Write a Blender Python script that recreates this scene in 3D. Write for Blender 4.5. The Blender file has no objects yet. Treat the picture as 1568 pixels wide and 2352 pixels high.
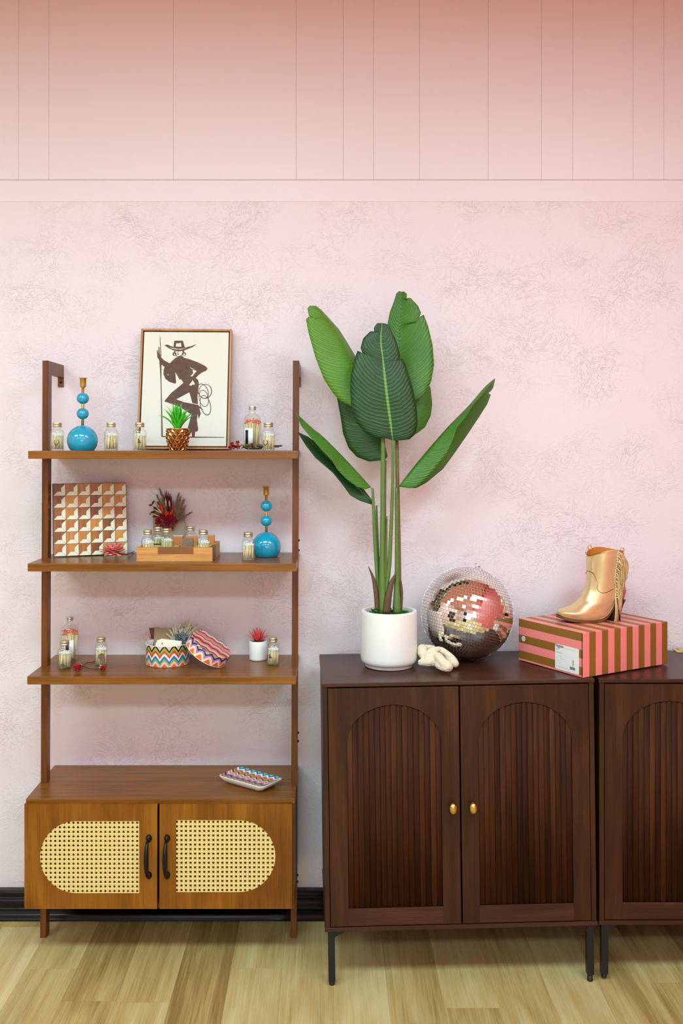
import bpy, bmesh, math, random
from mathutils import Vector, Matrix, noise as mnoise

random.seed(7)
SC = bpy.context.scene
COL = SC.collection

# ------------------------------------------------------------------ camera, world, lights, exposure
F_PX, CX, CY, EYE = 2170.0, 752.0, 1025.0, 1.578      # photo is 1568 x 2352
WALL_Y = 3.21
cam_d = bpy.data.cameras.new('camera')
cam = bpy.data.objects.new('camera', cam_d)
COL.objects.link(cam)
cam.location = (0, 0, EYE)
cam.rotation_euler = (math.radians(90), 0, 0)
cam_d.sensor_fit = 'HORIZONTAL'
cam_d.sensor_width = 24.0
cam_d.lens = 24.0 * F_PX / 1568.0
cam_d.shift_x = (784.0 - CX) / 1568.0
cam_d.shift_y = (CY - 1176.0) / 1568.0
cam_d.clip_start = 0.05
SC.camera = cam

world = bpy.data.worlds.new('world')
SC.world = world
world.use_nodes = True
world.node_tree.nodes['Background'].inputs[0].default_value = (1.0, 0.97, 0.93, 1)
world.node_tree.nodes['Background'].inputs[1].default_value = 0.15

LIGHTS = [  # x, y, z, size x, size y, watts  (fluorescent ceiling fittings of the room)
    (-0.55, 0.95, 3.11, 1.2, 0.6, 46),
    (-2.35, 1.0, 3.11, 1.2, 0.6, 42),
    (1.25, 1.0, 3.11, 1.2, 0.6, 42),
    (-0.55, -1.7, 3.12, 1.2, 0.6, 52),
    (-2.35, -1.7, 3.12, 1.2, 0.6, 40),
    (1.40, -1.7, 3.12, 1.2, 0.6, 44),
]
for i, (x, y, z, sx, sy, w) in enumerate(LIGHTS):
    ld = bpy.data.lights.new('ceiling_lamp', 'AREA')
    ld.shape = 'RECTANGLE'; ld.size = sx; ld.size_y = sy; ld.energy = w * 0.86
    ld.color = (0.92, 1.31, 1.46)
    lo = bpy.data.objects.new('ceiling_lamp', ld)
    COL.objects.link(lo); lo.location = (x, y, z)
# added unseen fill light behind the camera, lifts the frontal shadows
ld = bpy.data.lights.new('front_fill', 'AREA'); ld.shape = 'RECTANGLE'; ld.size = 2.6; ld.size_y = 1.5; ld.energy = 30
ld.color = (0.90, 1.30, 1.48)
lo = bpy.data.objects.new('front_fill', ld); COL.objects.link(lo)
lo.location = (0.45, -3.5, 1.55); lo.rotation_euler = (math.radians(90), 0, 0)

SC.view_settings.view_transform = 'Standard'
SC.view_settings.look = 'None'
SC.view_settings.gamma = 1.0
SC.view_settings.use_curve_mapping = False
SC.view_settings.exposure = -0.12

# ------------------------------------------------------------------ helpers
def srgb(r, g, b):
    def f(c):
        c /= 255.0
        return c / 12.92 if c <= 0.04045 else ((c + 0.055) / 1.055) ** 2.4
    return (f(r), f(g), f(b), 1.0)

def PX(px, py, d):
    """a point at distance d from the camera plane"""
    return Vector(((px - CX) * d / F_PX, d, EYE - (py - CY) * d / F_PX))

def PZ(px, py, z):
    """where a sight line meets the level z"""
    d = (EYE - z) * F_PX / (py - CY)
    return PX(px, py, d)

def thing(name, label, cat, loc=(0, 0, 0), rot=(0, 0, 0), group=None):
    o = bpy.data.objects.new(name, None)
    COL.objects.link(o)
    o.empty_display_size = 0.05
    o.location = loc; o.rotation_euler = rot
    o['label'] = label; o['category'] = cat
    if group: o['group'] = group
    return o

def link(name, me, mat=None, parent=None, smooth=False, world=False, kind=None, label=None, bevel=0):
    o = bpy.data.objects.new(name, me)
    COL.objects.link(o)
    if mat is not None:
        ms = mat if isinstance(mat, (list, tuple)) else [mat]
        for m in ms: me.materials.append(m)
    if smooth:
        for p in me.polygons: p.use_smooth = True
    if parent is not None:
        o.parent = parent
        if world: o.location = -parent.location
    if kind: o['kind'] = kind
    if label: o['label'] = label
    if bevel:
        b = o.modifiers.new('bevel', 'BEVEL')
        b.width = bevel; b.segments = 2; b.limit_method = 'ANGLE'
        b.angle_limit = math.radians(40)
    return o

def tag(o, label, cat, group=None):
    o['label'] = label; o['category'] = cat
    if group: o['group'] = group
    return o

def mesh_of(verts, faces, mi=None):
    me = bpy.data.meshes.new('m')
    me.from_pydata([tuple(v) for v in verts], [], faces)
    if mi:
        for p, k in zip(me.polygons, mi): p.material_index = k
    me.update()
    return me

def bm_mesh(bm):
    bmesh.ops.recalc_face_normals(bm, faces=bm.faces[:])
    me = bpy.data.meshes.new('m')
    bm.to_mesh(me); bm.free()
    return me

def add_box(bm, x0, x1, y0, y1, z0, z1, M=None, mi=0):
    vs = [Vector((x, y, z)) for z in (z0, z1) for y in (y0, y1) for x in (x0, x1)]
    if M is not None: vs = [M @ v for v in vs]
    v = [bm.verts.new(p) for p in vs]
    for f in ((0, 2, 3, 1), (4, 5, 7, 6), (0, 1, 5, 4), (2, 6, 7, 3), (0, 4, 6, 2), (1, 3, 7, 5)):
        fa = bm.faces.new([v[i] for i in f]); fa.material_index = mi
    return v

def box_me(x0, x1, y0, y1, z0, z1):
    bm = bmesh.new(); add_box(bm, x0, x1, y0, y1, z0, z1)
    return bm_mesh(bm)

def loft(bm, rings, cap0=True, cap1=True, mi=0, closed=True, uv=False):
    rv = [[bm.verts.new(p) for p in r] for r in rings]
    n = len(rings[0])
    lay = bm.loops.layers.uv.verify() if uv else None
    for i in range(len(rv) - 1):
        for j in range(n if closed else n - 1):
            k = (j + 1) % n
            f = bm.faces.new((rv[i][j], rv[i][k], rv[i + 1][k], rv[i + 1][j]))
            f.material_index = mi; f.smooth = True
            if uv:
                us = [(j / n, i / (len(rv) - 1)), ((j + 1) / n, i / (len(rv) - 1)),
                      ((j + 1) / n, (i + 1) / (len(rv) - 1)), (j / n, (i + 1) / (len(rv) - 1))]
                for l, u in zip(f.loops, us): l[lay].uv = u
    if cap0 and closed: f = bm.faces.new(rv[0][::-1]); f.material_index = mi
    if cap1 and closed: f = bm.faces.new(rv[-1]); f.material_index = mi
    return rv

def lathe(bm, prof, seg=32, c=(0, 0, 0), mi=0, cap0=True, cap1=True, power=2.0, M=None):
    rings = []
    for r, z in prof:
        ring = []
        for j in range(seg):
            a = 2 * math.pi * j / seg
            ca, sa = math.cos(a), math.sin(a)
            if power != 2.0:
                k = (abs(ca) ** power + abs(sa) ** power) ** (-1.0 / power)
            else: k = 1
            p = Vector((c[0] + r * k * ca, c[1] + r * k * sa, c[2] + z))
            ring.append(M @ p if M is not None else p)
        rings.append(ring)
    return loft(bm, rings, cap0, cap1, mi)

def tube(bm, pts, rad, seg=8, mi=0, flat=None):
    pts = [Vector(p) for p in pts]
    rad = rad if isinstance(rad, (list, tuple)) else [rad] * len(pts)
    rings = []; prev = None
    for i, p in enumerate(pts):
        t = (pts[min(i + 1, len(pts) - 1)] - pts[max(i - 1, 0)]).normalized()
        if prev is None:
            up = Vector((0, 0, 1)) if abs(t.z) < 0.9 else Vector((1, 0, 0))
            n = t.cross(up).normalized()
        else:
            n = (prev - t * prev.dot(t)).normalized()
        prev = n
        b = t.cross(n)
        r = rad[i]
        rings.append([p + n * (r * math.cos(2 * math.pi * j / seg)) + b * (r * (flat or 1) * math.sin(2 * math.pi * j / seg)) for j in range(seg)])
    loft(bm, rings, True, True, mi)

def sphere(bm, c, r, seg=24, rings=14, sc=(1, 1, 1), zmin=None, mi=0, M=None):
    prof = []
    for i in range(rings + 1):
        t = math.pi * i / rings
        prof.append((max(r * math.sin(t), r * 0.003), -r * math.cos(t)))
    if zmin is not None: prof = [(math.sqrt(max(r * r - zmin * zmin, 0)), zmin)] + [p for p in prof if p[1] > zmin]
    rr = []
    for pr, z in prof:
        ring = [Vector((pr * math.cos(2 * math.pi * j / seg) * sc[0], pr * math.sin(2 * math.pi * j / seg) * sc[1], z * sc[2])) for j in range(seg)]
        if M is not None: ring = [M @ p for p in ring]
        rr.append([Vector(c) + p for p in ring])
    loft(bm, rr, True, True, mi)

def catmull(pts, n):
    """n points along a smooth line through pts"""
    pts = [Vector(p) for p in pts]
    L = [0]
    for a, b in zip(pts, pts[1:]): L.append(L[-1] + (b - a).length)
    out = []
    for i in range(n):
        s = L[-1] * i / (n - 1)
        k = 0
        while k < len(pts) - 2 and L[k + 1] < s: k += 1
        t = (s - L[k]) / max(L[k + 1] - L[k], 1e-9)
        p0, p1, p2, p3 = pts[max(k - 1, 0)], pts[k], pts[k + 1], pts[min(k + 2, len(pts) - 1)]
        out.append(0.5 * ((2 * p1) + (p2 - p0) * t + (2 * p0 - 5 * p1 + 4 * p2 - p3) * t * t + (3 * p1 - p0 - 3 * p2 + p3) * t ** 3))
    return out

def resample(pts, n):
    pts = [Vector(p) for p in pts]
    L = [0]
    for a, b in zip(pts, pts[1:]): L.append(L[-1] + (b - a).length)
    out = []
    for i in range(n):
        s = L[-1] * i / (n - 1)
        k = 0
        while k < len(pts) - 2 and L[k + 1] < s: k += 1
        t = (s - L[k]) / max(L[k + 1] - L[k], 1e-9)
        out.append(pts[k].lerp(pts[k + 1], min(t, 1)))
    return out

def flat_me(outlines, thick, M):
    """polygons (later ones inside earlier ones cut holes) with thickness, laid out by M from (x, y, 0)"""
    cu = bpy.data.curves.new('c', 'CURVE')
    cu.dimensions = '2D'; cu.fill_mode = 'BOTH'; cu.extrude = thick / 2
    for ol in outlines:
        sp = cu.splines.new('POLY'); sp.points.add(len(ol) - 1)
        for p, (x, y) in zip(sp.points, ol): p.co = (x, y, 0, 1)
        sp.use_cyclic_u = True
    o = bpy.data.objects.new('c', cu)
    me = bpy.data.meshes.new_from_object(o)
    bpy.data.objects.remove(o); bpy.data.curves.remove(cu)
    me.materials.clear()
    me.transform(M)
    return me

def text_me(txt, size, thick, M, bold=0.0, align='LEFT'):
    cu = bpy.data.curves.new('t', 'FONT')
    cu.body = txt; cu.size = size; cu.extrude = thick / 2; cu.offset = bold; cu.align_x = align
    o = bpy.data.objects.new('t', cu)
    me = bpy.data.meshes.new_from_object(o)
    bpy.data.objects.remove(o); bpy.data.curves.remove(cu)
    me.materials.clear()
    me.transform(M)
    return me

FRONT = Matrix(((1, 0, 0, 0), (0, 0, -1, 0), (0, 1, 0, 0), (0, 0, 0, 1)))   # (x, y) -> (x, z), facing -y

def children(o): return list(o.children)

def copy_tree(o, parent=None):
    c = o.copy(); COL.objects.link(c)
    if parent is not None: c.parent = parent
    for ch in children(o): copy_tree(ch, c)
    return c

# ------------------------------------------------------------------ materials
def new_mat(name):
    m = bpy.data.materials.new(name); m.use_nodes = True
    nt = m.node_tree; nt.nodes.clear()
    out = nt.nodes.new('ShaderNodeOutputMaterial')
    b = nt.nodes.new('ShaderNodeBsdfPrincipled')
    nt.links.new(b.outputs[0], out.inputs[0])
    return m, nt, b, out

def N(nt, typ, **kw):
    n = nt.nodes.new(typ)
    for k, v in kw.items(): setattr(n, k, v)
    return n

def L(nt, a, b): nt.links.new(a, b)

def plain(name, col, rough=0.5, metal=0.0, coat=0.0, var=0.06, scale=30.0, spec=0.5, bump=0.0, sss=0.0):
    """a colour with a little mottling"""
    m, nt, b, out = new_mat(name)
    tc = N(nt, 'ShaderNodeTexCoord')
    nz = N(nt, 'ShaderNodeTexNoise'); nz.inputs['Scale'].default_value = scale; nz.inputs['Detail'].default_value = 4
    L(nt, tc.outputs['Object'], nz.inputs['Vector'])
    mp = N(nt, 'ShaderNodeMapRange'); mp.inputs['To Min'].default_value = 1 - var; mp.inputs['To Max'].default_value = 1 + var
    L(nt, nz.outputs['Fac'], mp.inputs['Value'])
    mx = N(nt, 'ShaderNodeMix', data_type='RGBA', blend_type='MULTIPLY'); mx.inputs['Factor'].default_value = 1
    mx.inputs['A'].default_value = col
    L(nt, mp.outputs[0], mx.inputs['B'])
    L(nt, mx.outputs['Result'], b.inputs['Base Color'])
    b.inputs['Roughness'].default_value = rough; b.inputs['Metallic'].default_value = metal
    b.inputs['Coat Weight'].default_value = coat
    b.inputs['Specular IOR Level'].default_value = spec
    if bump:
        bp = N(nt, 'ShaderNodeBump'); bp.inputs['Strength'].default_value = 0.6; bp.inputs['Distance'].default_value = bump
        L(nt, nz.outputs['Fac'], bp.inputs['Height']); L(nt, bp.outputs[0], b.inputs['Normal'])
    return m

def wood(name, cols, axis='X', rough=0.35, grain=1.0, figure=0.5, per_object=True, coat=0.0, objvar=0.0, spec=0.5, bump=0.0003):
    """stretched noise grain along an axis; cols = dark, mid, light"""
    m, nt, b, out = new_mat(name)
    tc = N(nt, 'ShaderNodeTexCoord'); oi = N(nt, 'ShaderNodeObjectInfo')
    off = N(nt, 'ShaderNodeVectorMath', operation='SCALE'); off.inputs[0].default_value = (13.1, 7.7, 9.3)
    L(nt, oi.outputs['Random'], off.inputs['Scale'])
    ad = N(nt, 'ShaderNodeVectorMath', operation='ADD')
    L(nt, tc.outputs['Object'], ad.inputs[0])
    if per_object: L(nt, off.outputs[0], ad.inputs[1])
    def mapped(s_along, s_across):
        mp = N(nt, 'ShaderNodeMapping')
        s = [s_across] * 3; s['XYZ'.index(axis)] = s_along
        mp.inputs['Scale'].default_value = s
        L(nt, ad.outputs[0], mp.inputs['Vector'])
        return mp.outputs[0]
    n1 = N(nt, 'ShaderNodeTexNoise'); n1.inputs['Scale'].default_value = 1.0; n1.inputs['Detail'].default_value = 6; n1.inputs['Roughness'].default_value = 0.65
    L(nt, mapped(2.2 * grain, 75 * grain), n1.inputs['Vector'])
    n2 = N(nt, 'ShaderNodeTexNoise'); n2.inputs['Scale'].default_value = 1.0; n2.inputs['Detail'].default_value = 3; n2.inputs['Distortion'].default_value = 1.2
    L(nt, mapped(1.6 * grain, 9 * grain), n2.inputs['Vector'])
    n3 = N(nt, 'ShaderNodeTexNoise'); n3.inputs['Scale'].default_value = 1.0; n3.inputs['Detail'].default_value = 2
    L(nt, mapped(9 * grain, 420 * grain), n3.inputs['Vector'])
    mx = N(nt, 'ShaderNodeMix'); mx.inputs[0].default_value = figure
    L(nt, n1.outputs['Fac'], mx.inputs[2]); L(nt, n2.outputs['Fac'], mx.inputs[3])
    mx2 = N(nt, 'ShaderNodeMix'); mx2.inputs[0].default_value = 0.22
    L(nt, mx.outputs[0], mx2.inputs[2]); L(nt, n3.outputs['Fac'], mx2.inputs[3])
    val = mx2.outputs[0]
    if objvar:
        mr = N(nt, 'ShaderNodeMapRange'); mr.inputs['To Min'].default_value = -objvar; mr.inputs['To Max'].default_value = objvar
        L(nt, oi.outputs['Random'], mr.inputs['Value'])
        sm = N(nt, 'ShaderNodeMath', operation='ADD'); L(nt, val, sm.inputs[0]); L(nt, mr.outputs[0], sm.inputs[1])
        val = sm.outputs[0]
    cr = N(nt, 'ShaderNodeValToRGB'); e = cr.color_ramp.elements
    e[0].position = 0.34; e[0].color = cols[0]; e[1].position = 0.67; e[1].color = cols[2]
    k = cr.color_ramp.elements.new(0.5); k.color = cols[1]
    L(nt, val, cr.inputs['Fac']); L(nt, cr.outputs[0], b.inputs['Base Color'])
    b.inputs['Roughness'].default_value = rough; b.inputs['Coat Weight'].default_value = coat
    b.inputs['Specular IOR Level'].default_value = spec
    bp = N(nt, 'ShaderNodeBump'); bp.inputs['Strength'].default_value = 0.5; bp.inputs['Distance'].default_value = bump
    L(nt, mx2.outputs[0], bp.inputs['Height']); L(nt, bp.outputs[0], b.inputs['Normal'])
    return m

def wall_mat(name, col, texture=True):
    m, nt, b, out = new_mat(name)
    tc = N(nt, 'ShaderNodeTexCoord')
    n0 = N(nt, 'ShaderNodeTexNoise'); n0.inputs['Scale'].default_value = 1.3; n0.inputs['Detail'].default_value = 3
    L(nt, tc.outputs['Object'], n0.inputs['Vector'])
    mp = N(nt, 'ShaderNodeMapRange'); mp.inputs['To Min'].default_value = 0.97; mp.inputs['To Max'].default_value = 1.03
    L(nt, n0.outputs['Fac'], mp.inputs['Value'])
    mx = N(nt, 'ShaderNodeMix', data_type='RGBA', blend_type='MULTIPLY'); mx.inputs['Factor'].default_value = 1
    mx.inputs['A'].default_value = col; L(nt, mp.outputs[0], mx.inputs['B'])
    L(nt, mx.outputs['Result'], b.inputs['Base Color'])
    b.inputs['Roughness'].default_value = 0.55 if texture else 0.42
    # trowelled plaster: warped ridges in patches plus fine orange-peel
    w = N(nt, 'ShaderNodeTexNoise'); w.inputs['Scale'].default_value = 9; w.inputs['Detail'].default_value = 2
    L(nt, tc.outputs['Object'], w.inputs['Vector'])
    ws = N(nt, 'ShaderNodeVectorMath', operation='SCALE'); ws.inputs['Scale'].default_value = 0.22
    L(nt, w.outputs['Color'], ws.inputs[0])
    wa = N(nt, 'ShaderNodeVectorMath', operation='ADD'); L(nt, tc.outputs['Object'], wa.inputs[0]); L(nt, ws.outputs[0], wa.inputs[1])
    mpg = N(nt, 'ShaderNodeMapping'); mpg.inputs['Scale'].default_value = (70, 70, 120); mpg.inputs['Rotation'].default_value = (0, 0.5, 0)
    L(nt, wa.outputs[0], mpg.inputs['Vector'])
    r = N(nt, 'ShaderNodeTexNoise'); r.inputs['Scale'].default_value = 1.0; r.inputs['Detail'].default_value = 2.5; r.inputs['Distortion'].default_value = 0.8
    L(nt, mpg.outputs[0], r.inputs['Vector'])
    rid = N(nt, 'ShaderNodeMapRange', interpolation_type='SMOOTHSTEP')
    rid.inputs['From Min'].default_value = 0.5; rid.inputs['From Max'].default_value = 0.66
    L(nt, r.outputs['Fac'], rid.inputs['Value'])
    patch = N(nt, 'ShaderNodeTexNoise'); patch.inputs['Scale'].default_value = 5; patch.inputs['Detail'].default_value = 2
    L(nt, tc.outputs['Object'], patch.inputs['Vector'])
    pm = N(nt, 'ShaderNodeMapRange'); pm.inputs['From Min'].default_value = 0.38; pm.inputs['From Max'].default_value = 0.62; pm.inputs['To Min'].default_value = 0.15
    L(nt, patch.outputs['Fac'], pm.inputs['Value'])
    mul = N(nt, 'ShaderNodeMath', operation='MULTIPLY'); L(nt, rid.outputs[0], mul.inputs[0]); L(nt, pm.outputs[0], mul.inputs[1])
    fine = N(nt, 'ShaderNodeTexNoise'); fine.inputs['Scale'].default_value = 160; fine.inputs['Detail'].default_value = 3
    L(nt, tc.outputs['Object'], fine.inputs['Vector'])
    ad = N(nt, 'ShaderNodeMath', operation='MULTIPLY_ADD'); ad.inputs[1].default_value = 0.25
    L(nt, fine.outputs['Fac'], ad.inputs[0]); L(nt, mul.outputs[0], ad.inputs[2])
    bp = N(nt, 'ShaderNodeBump'); bp.inputs['Strength'].default_value = 0.8 if texture else 0.25
    bp.inputs['Distance'].default_value = 0.0014 if texture else 0.0008
    L(nt, ad.outputs[0] if texture else fine.outputs['Fac'], bp.inputs['Height']); L(nt, bp.outputs[0], b.inputs['Normal'])
    return m

def glass_mat(name, tint=(0.97, 0.985, 0.97, 1), edge=(0.62, 0.72, 0.65, 1)):
    """thin-walled glass: clear face on, greener and brighter towards its edges"""
    m = bpy.data.materials.new(name); m.use_nodes = True
    nt = m.node_tree; nt.nodes.clear()
    out = nt.nodes.new('ShaderNodeOutputMaterial')
    tr = N(nt, 'ShaderNodeBsdfTransparent'); gl = N(nt, 'ShaderNodeBsdfGlossy'); gl.inputs['Roughness'].default_value = 0.03
    lw = N(nt, 'ShaderNodeLayerWeight'); lw.inputs['Blend'].default_value = 0.5
    cr = N(nt, 'ShaderNodeValToRGB'); cr.color_ramp.elements[0].color = tint; cr.color_ramp.elements[0].position = 0.7
    cr.color_ramp.elements[1].color = edge; cr.color_ramp.elements[1].position = 1.0
    L(nt, lw.outputs['Facing'], cr.inputs['Fac']); L(nt, cr.outputs[0], tr.inputs['Color'])
    pw = N(nt, 'ShaderNodeMath', operation='POWER'); pw.inputs[1].default_value = 3.0; L(nt, lw.outputs['Facing'], pw.inputs[0])
    fr = N(nt, 'ShaderNodeMath', operation='MULTIPLY_ADD'); fr.inputs[1].default_value = 0.45; fr.inputs[2].default_value = 0.045
    L(nt, pw.outputs[0], fr.inputs[0])
    mx = N(nt, 'ShaderNodeMixShader')
    L(nt, fr.outputs[0], mx.inputs[0]); L(nt, tr.outputs[0], mx.inputs[1]); L(nt, gl.outputs[0], mx.inputs[2])
    L(nt, mx.outputs[0], out.inputs[0])
    return m

def chevron(name, bands, waves, amp, rough=0.12, use='UV', total=1.0):
    """zigzag bands: v + amp * zigzag(u * waves) looked up in a stepped list of (end, colour)"""
    m, nt, b, out = new_mat(name)
    tc = N(nt, 'ShaderNodeTexCoord'); sp = N(nt, 'ShaderNodeSeparateXYZ')
    L(nt, tc.outputs['UV'], sp.inputs[0])
    mu = N(nt, 'ShaderNodeMath', operation='MULTIPLY'); mu.inputs[1].default_value = waves * 2
    L(nt, sp.outputs[0], mu.inputs[0])
    pp = N(nt, 'ShaderNodeMath', operation='PINGPONG'); pp.inputs[1].default_value = 1.0
    L(nt, mu.outputs[0], pp.inputs[0])
    pw = N(nt, 'ShaderNodeMath', operation='POWER'); pw.inputs[1].default_value = 1.25
    L(nt, pp.outputs[0], pw.inputs[0])
    ma = N(nt, 'ShaderNodeMath', operation='MULTIPLY_ADD'); ma.inputs[1].default_value = amp
    L(nt, pw.outputs[0], ma.inputs[0]); L(nt, sp.outputs[1], ma.inputs[2])
    sc = N(nt, 'ShaderNodeMath', operation='DIVIDE'); sc.inputs[1].default_value = total
    L(nt, ma.outputs[0], sc.inputs[0])
    cr = N(nt, 'ShaderNodeValToRGB'); cr.color_ramp.interpolation = 'CONSTANT'
    e = cr.color_ramp.elements
    e[0].position = 0; e[0].color = bands[0][1]
    e.remove(e[1])
    for (p0, _), (_, c) in zip(bands, bands[1:]):
        k = e.new(p0 / total); k.color = c
    L(nt, sc.outputs[0], cr.inputs['Fac']); L(nt, cr.outputs[0], b.inputs['Base Color'])
    b.inputs['Roughness'].default_value = rough; b.inputs['Coat Weight'].default_value = 0.4
    return m

M = {}
M['wall'] = wall_mat('pink_plaster', srgb(236, 223, 224))
M['panel'] = wall_mat('pink_panelling', srgb(236, 223, 224), False)
M['ceil'] = wall_mat('coral_bounce_ceiling', srgb(230, 150, 124), False)  # coral rather than cream, tinted to bounce red light onto the upper wall
M['coral'] = wall_mat('coral_paint', srgb(226, 98, 90), False)
M['cream_wall'] = wall_mat('cream_paint', srgb(222, 190, 176), False)
M['black_gloss'] = plain('black_gloss_paint', srgb(11, 13, 10), 0.32, spec=0.35)
M['walnut'] = wood('walnut_board', (srgb(84, 46, 10), srgb(128, 77, 20), srgb(154, 100, 36)), 'X', 0.30, 1.0, 0.35, spec=0.4)
M['walnut_v'] = wood('walnut_upright', (srgb(74, 40, 12), srgb(108, 60, 20), srgb(130, 78, 30)), 'Z', 0.36, 1.0, 0.3, spec=0.35)
M['walnut_door'] = wood('walnut_door', (srgb(84, 44, 4), srgb(128, 76, 9), srgb(160, 104, 28)), 'Z', 0.38, 1.0, 0.7, spec=0.3)
M['espresso'] = wood('espresso_stain', (srgb(40, 20, 9), srgb(60, 33, 16), srgb(84, 49, 24)), 'Z', 0.42, 0.8, 0.6, spec=0.25)
M['espresso_top'] = wood('espresso_stain_top', (srgb(46, 22, 13), srgb(66, 36, 23), srgb(88, 52, 34)), 'X', 0.34, 0.8, 0.5, spec=0.3)
M['reed'] = wood('espresso_reed', (srgb(38, 20, 10), srgb(60, 33, 17), srgb(84, 49, 25)), 'Z', 0.6, 0.9, 0.5, objvar=0.08, spec=0.08)
M['dark_gap'] = plain('dark_inside', srgb(14, 9, 7), 0.8)
M['plank'] = wood('oak_plank', (srgb(140, 114, 60), srgb(182, 160, 98), srgb(204, 190, 134)), 'Y', 0.38, 0.9, 0.55, objvar=0.10)
M['black_metal'] = plain('black_powder_coat', srgb(28, 29, 30), 0.42, 0.3)
M['iron'] = plain('black_iron', srgb(16, 14, 14), 0.4, 0.4, bump=0.0004, scale=220)
M['brass'] = plain('brushed_brass', srgb(222, 182, 104), 0.36, 0.85, var=0.05)
M['gold_lid'] = plain('gold_lid', srgb(210, 202, 164), 0.32, 0.85)
M['silver_lid'] = plain('silver_lid', srgb(215, 220, 214), 0.3, 0.9)
M['knob'] = plain('satin_brass', srgb(214, 182, 100), 0.3, 1.0)
M['teal'] = plain('turquoise_enamel', srgb(16, 158, 190), 0.12, 0, 0.6, var=0.02)
M['white_ceramic'] = plain('white_ceramic', srgb(236, 238, 230), 0.45, var=0.015)
M['white_gloss'] = plain('white_glaze', srgb(236, 236, 228), 0.2, var=0.015)
M['glass'] = glass_mat('clear_glass')
M['match'] = plain('match_wood', srgb(246, 230, 180), 0.6, var=0.10, scale=200)
M['mint_head'] = plain('pale_match_head', srgb(238, 242, 224), 0.7)
M['salmon_head'] = plain('salmon_match_head', srgb(238, 130, 92), 0.7)
M['sticker_brown'] = plain('brown_transfer', srgb(62, 44, 32), 0.6)
M['sticker_green'] = plain('green_transfer', srgb(84, 96, 66), 0.6, var=0.2, scale=150)
M['sticker_taupe'] = plain('taupe_transfer', srgb(120, 98, 78), 0.6, var=0.3, scale=400)
M['paper'] = plain('white_paper', srgb(234, 238, 232), 0.6, var=0.02)
M['ink'] = plain('black_ink', srgb(24, 24, 22), 0.5)
M['grey_ink'] = plain('grey_ink', srgb(140, 146, 144), 0.6)
M['canvas'] = plain('canvas_board', srgb(228, 230, 214), 0.7, var=0.01)
M['wash'] = plain('brown_ink_wash', srgb(98, 74, 62), 0.8, var=0.45, scale=70)
M['frame_gold'] = wood('gilded_oak', (srgb(140, 88, 30), srgb(184, 124, 50), srgb(206, 150, 74)), 'Z', 0.4, 1.5)
M['bright_leaf'] = plain('bright_grass_leaf', srgb(70, 206, 40), 0.35, var=0.35, scale=30)
M['gold_pot'] = plain('copper_gold_glaze', srgb(184, 142, 88), 0.15, 1.0, var=0.1)
M['stem'] = plain('green_stem', srgb(92, 124, 54), 0.45, var=0.2, scale=25)
M['stub'] = plain('olive_stem', srgb(112, 110, 56), 0.5, var=0.2, scale=25)
M['bract'] = plain('brown_bract', srgb(96, 72, 48), 0.55, var=0.35, scale=40)
M['moss'] = plain('green_moss', srgb(38, 128, 34), 0.8, var=0.5, scale=120)
M['mirror'] = plain('mirror_tile', (0.92, 0.92, 0.9, 1), 0.02, 1.0, var=0.0)
M['grout'] = plain('ball_grout', srgb(196, 192, 182), 0.5, 0.0)
M['chrome'] = plain('chrome', (0.8, 0.8, 0.8, 1), 0.12, 1.0)
M['cotton'] = plain('ivory_cotton', srgb(226, 214, 182), 0.85, var=0.06, scale=90, bump=0.0004)
M['boot_gold'] = plain('gold_leather', srgb(228, 204, 152), 0.34, 0.62, var=0.08, scale=40, bump=0.0002)
M['boot_pink'] = plain('rose_leather', srgb(206, 92, 104), 0.35, 0.5, var=0.1)
M['lining'] = plain('tan_lining', srgb(206, 124, 34), 0.55, var=0.1)
M['sole'] = plain('brown_sole', srgb(112, 66, 34), 0.45, var=0.15)
M['heel'] = plain('dark_heel', srgb(62, 28, 18), 0.4)
M['welt'] = plain('pale_stitching', srgb(176, 140, 96), 0.6, var=0.3, scale=500)
M['loop'] = plain('rose_gold_loop', srgb(236, 178, 140), 0.25, 0.7)
M['red_petal'] = plain('dried_red_petal', srgb(176, 26, 36), 0.7, var=0.4, scale=90)
M['cream_petal'] = plain('dried_cream_petal', srgb(222, 190, 150), 0.7, var=0.2, scale=90)
M['dry_leaf'] = plain('dried_olive_leaf', srgb(96, 96, 52), 0.7, var=0.4, scale=60)
M['twig'] = plain('dark_twig', srgb(58, 36, 24), 0.7)
M['pink_petal'] = plain('pink_petal', srgb(236, 132, 122), 0.6, var=0.2, scale=60)
M['crimson'] = plain('crimson_petal', srgb(168, 14, 34), 0.65, var=0.45, scale=90)
M['maroon'] = plain('maroon_grass', srgb(108, 18, 20), 0.65, var=0.3, scale=90)
M['orange_petal'] = plain('orange_petal', srgb(206, 62, 22), 0.65, var=0.25, scale=60)
M['straw'] = plain('straw_grass', srgb(158, 132, 98), 0.75, var=0.35, scale=90)
M['pale_straw'] = plain('pale_straw', srgb(214, 202, 168), 0.75, var=0.25, scale=90)
M['blue_petal'] = plain('slate_blue_petal', srgb(110, 132, 144), 0.7, var=0.35, scale=90)
M['kraft'] = plain('kraft_card', srgb(146, 120, 84), 0.7, var=0.05)
M['grey_kraft'] = plain('grey_kraft_card', srgb(168, 152, 124), 0.75, var=0.06)
M['cream_card'] = plain('cream_card', srgb(240, 232, 208), 0.65, var=0.02)
M['maroon_card'] = plain('maroon_card', srgb(96, 26, 30), 0.6)
M['mauve_card'] = plain('mauve_card', srgb(186, 122, 112), 0.6)
M['coral_leaf'] = plain('coral_succulent', srgb(236, 92, 84), 0.5, var=0.2, scale=60)
M['soil'] = plain('dark_soil', srgb(62, 30, 20), 0.9, var=0.4, scale=150)
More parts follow.
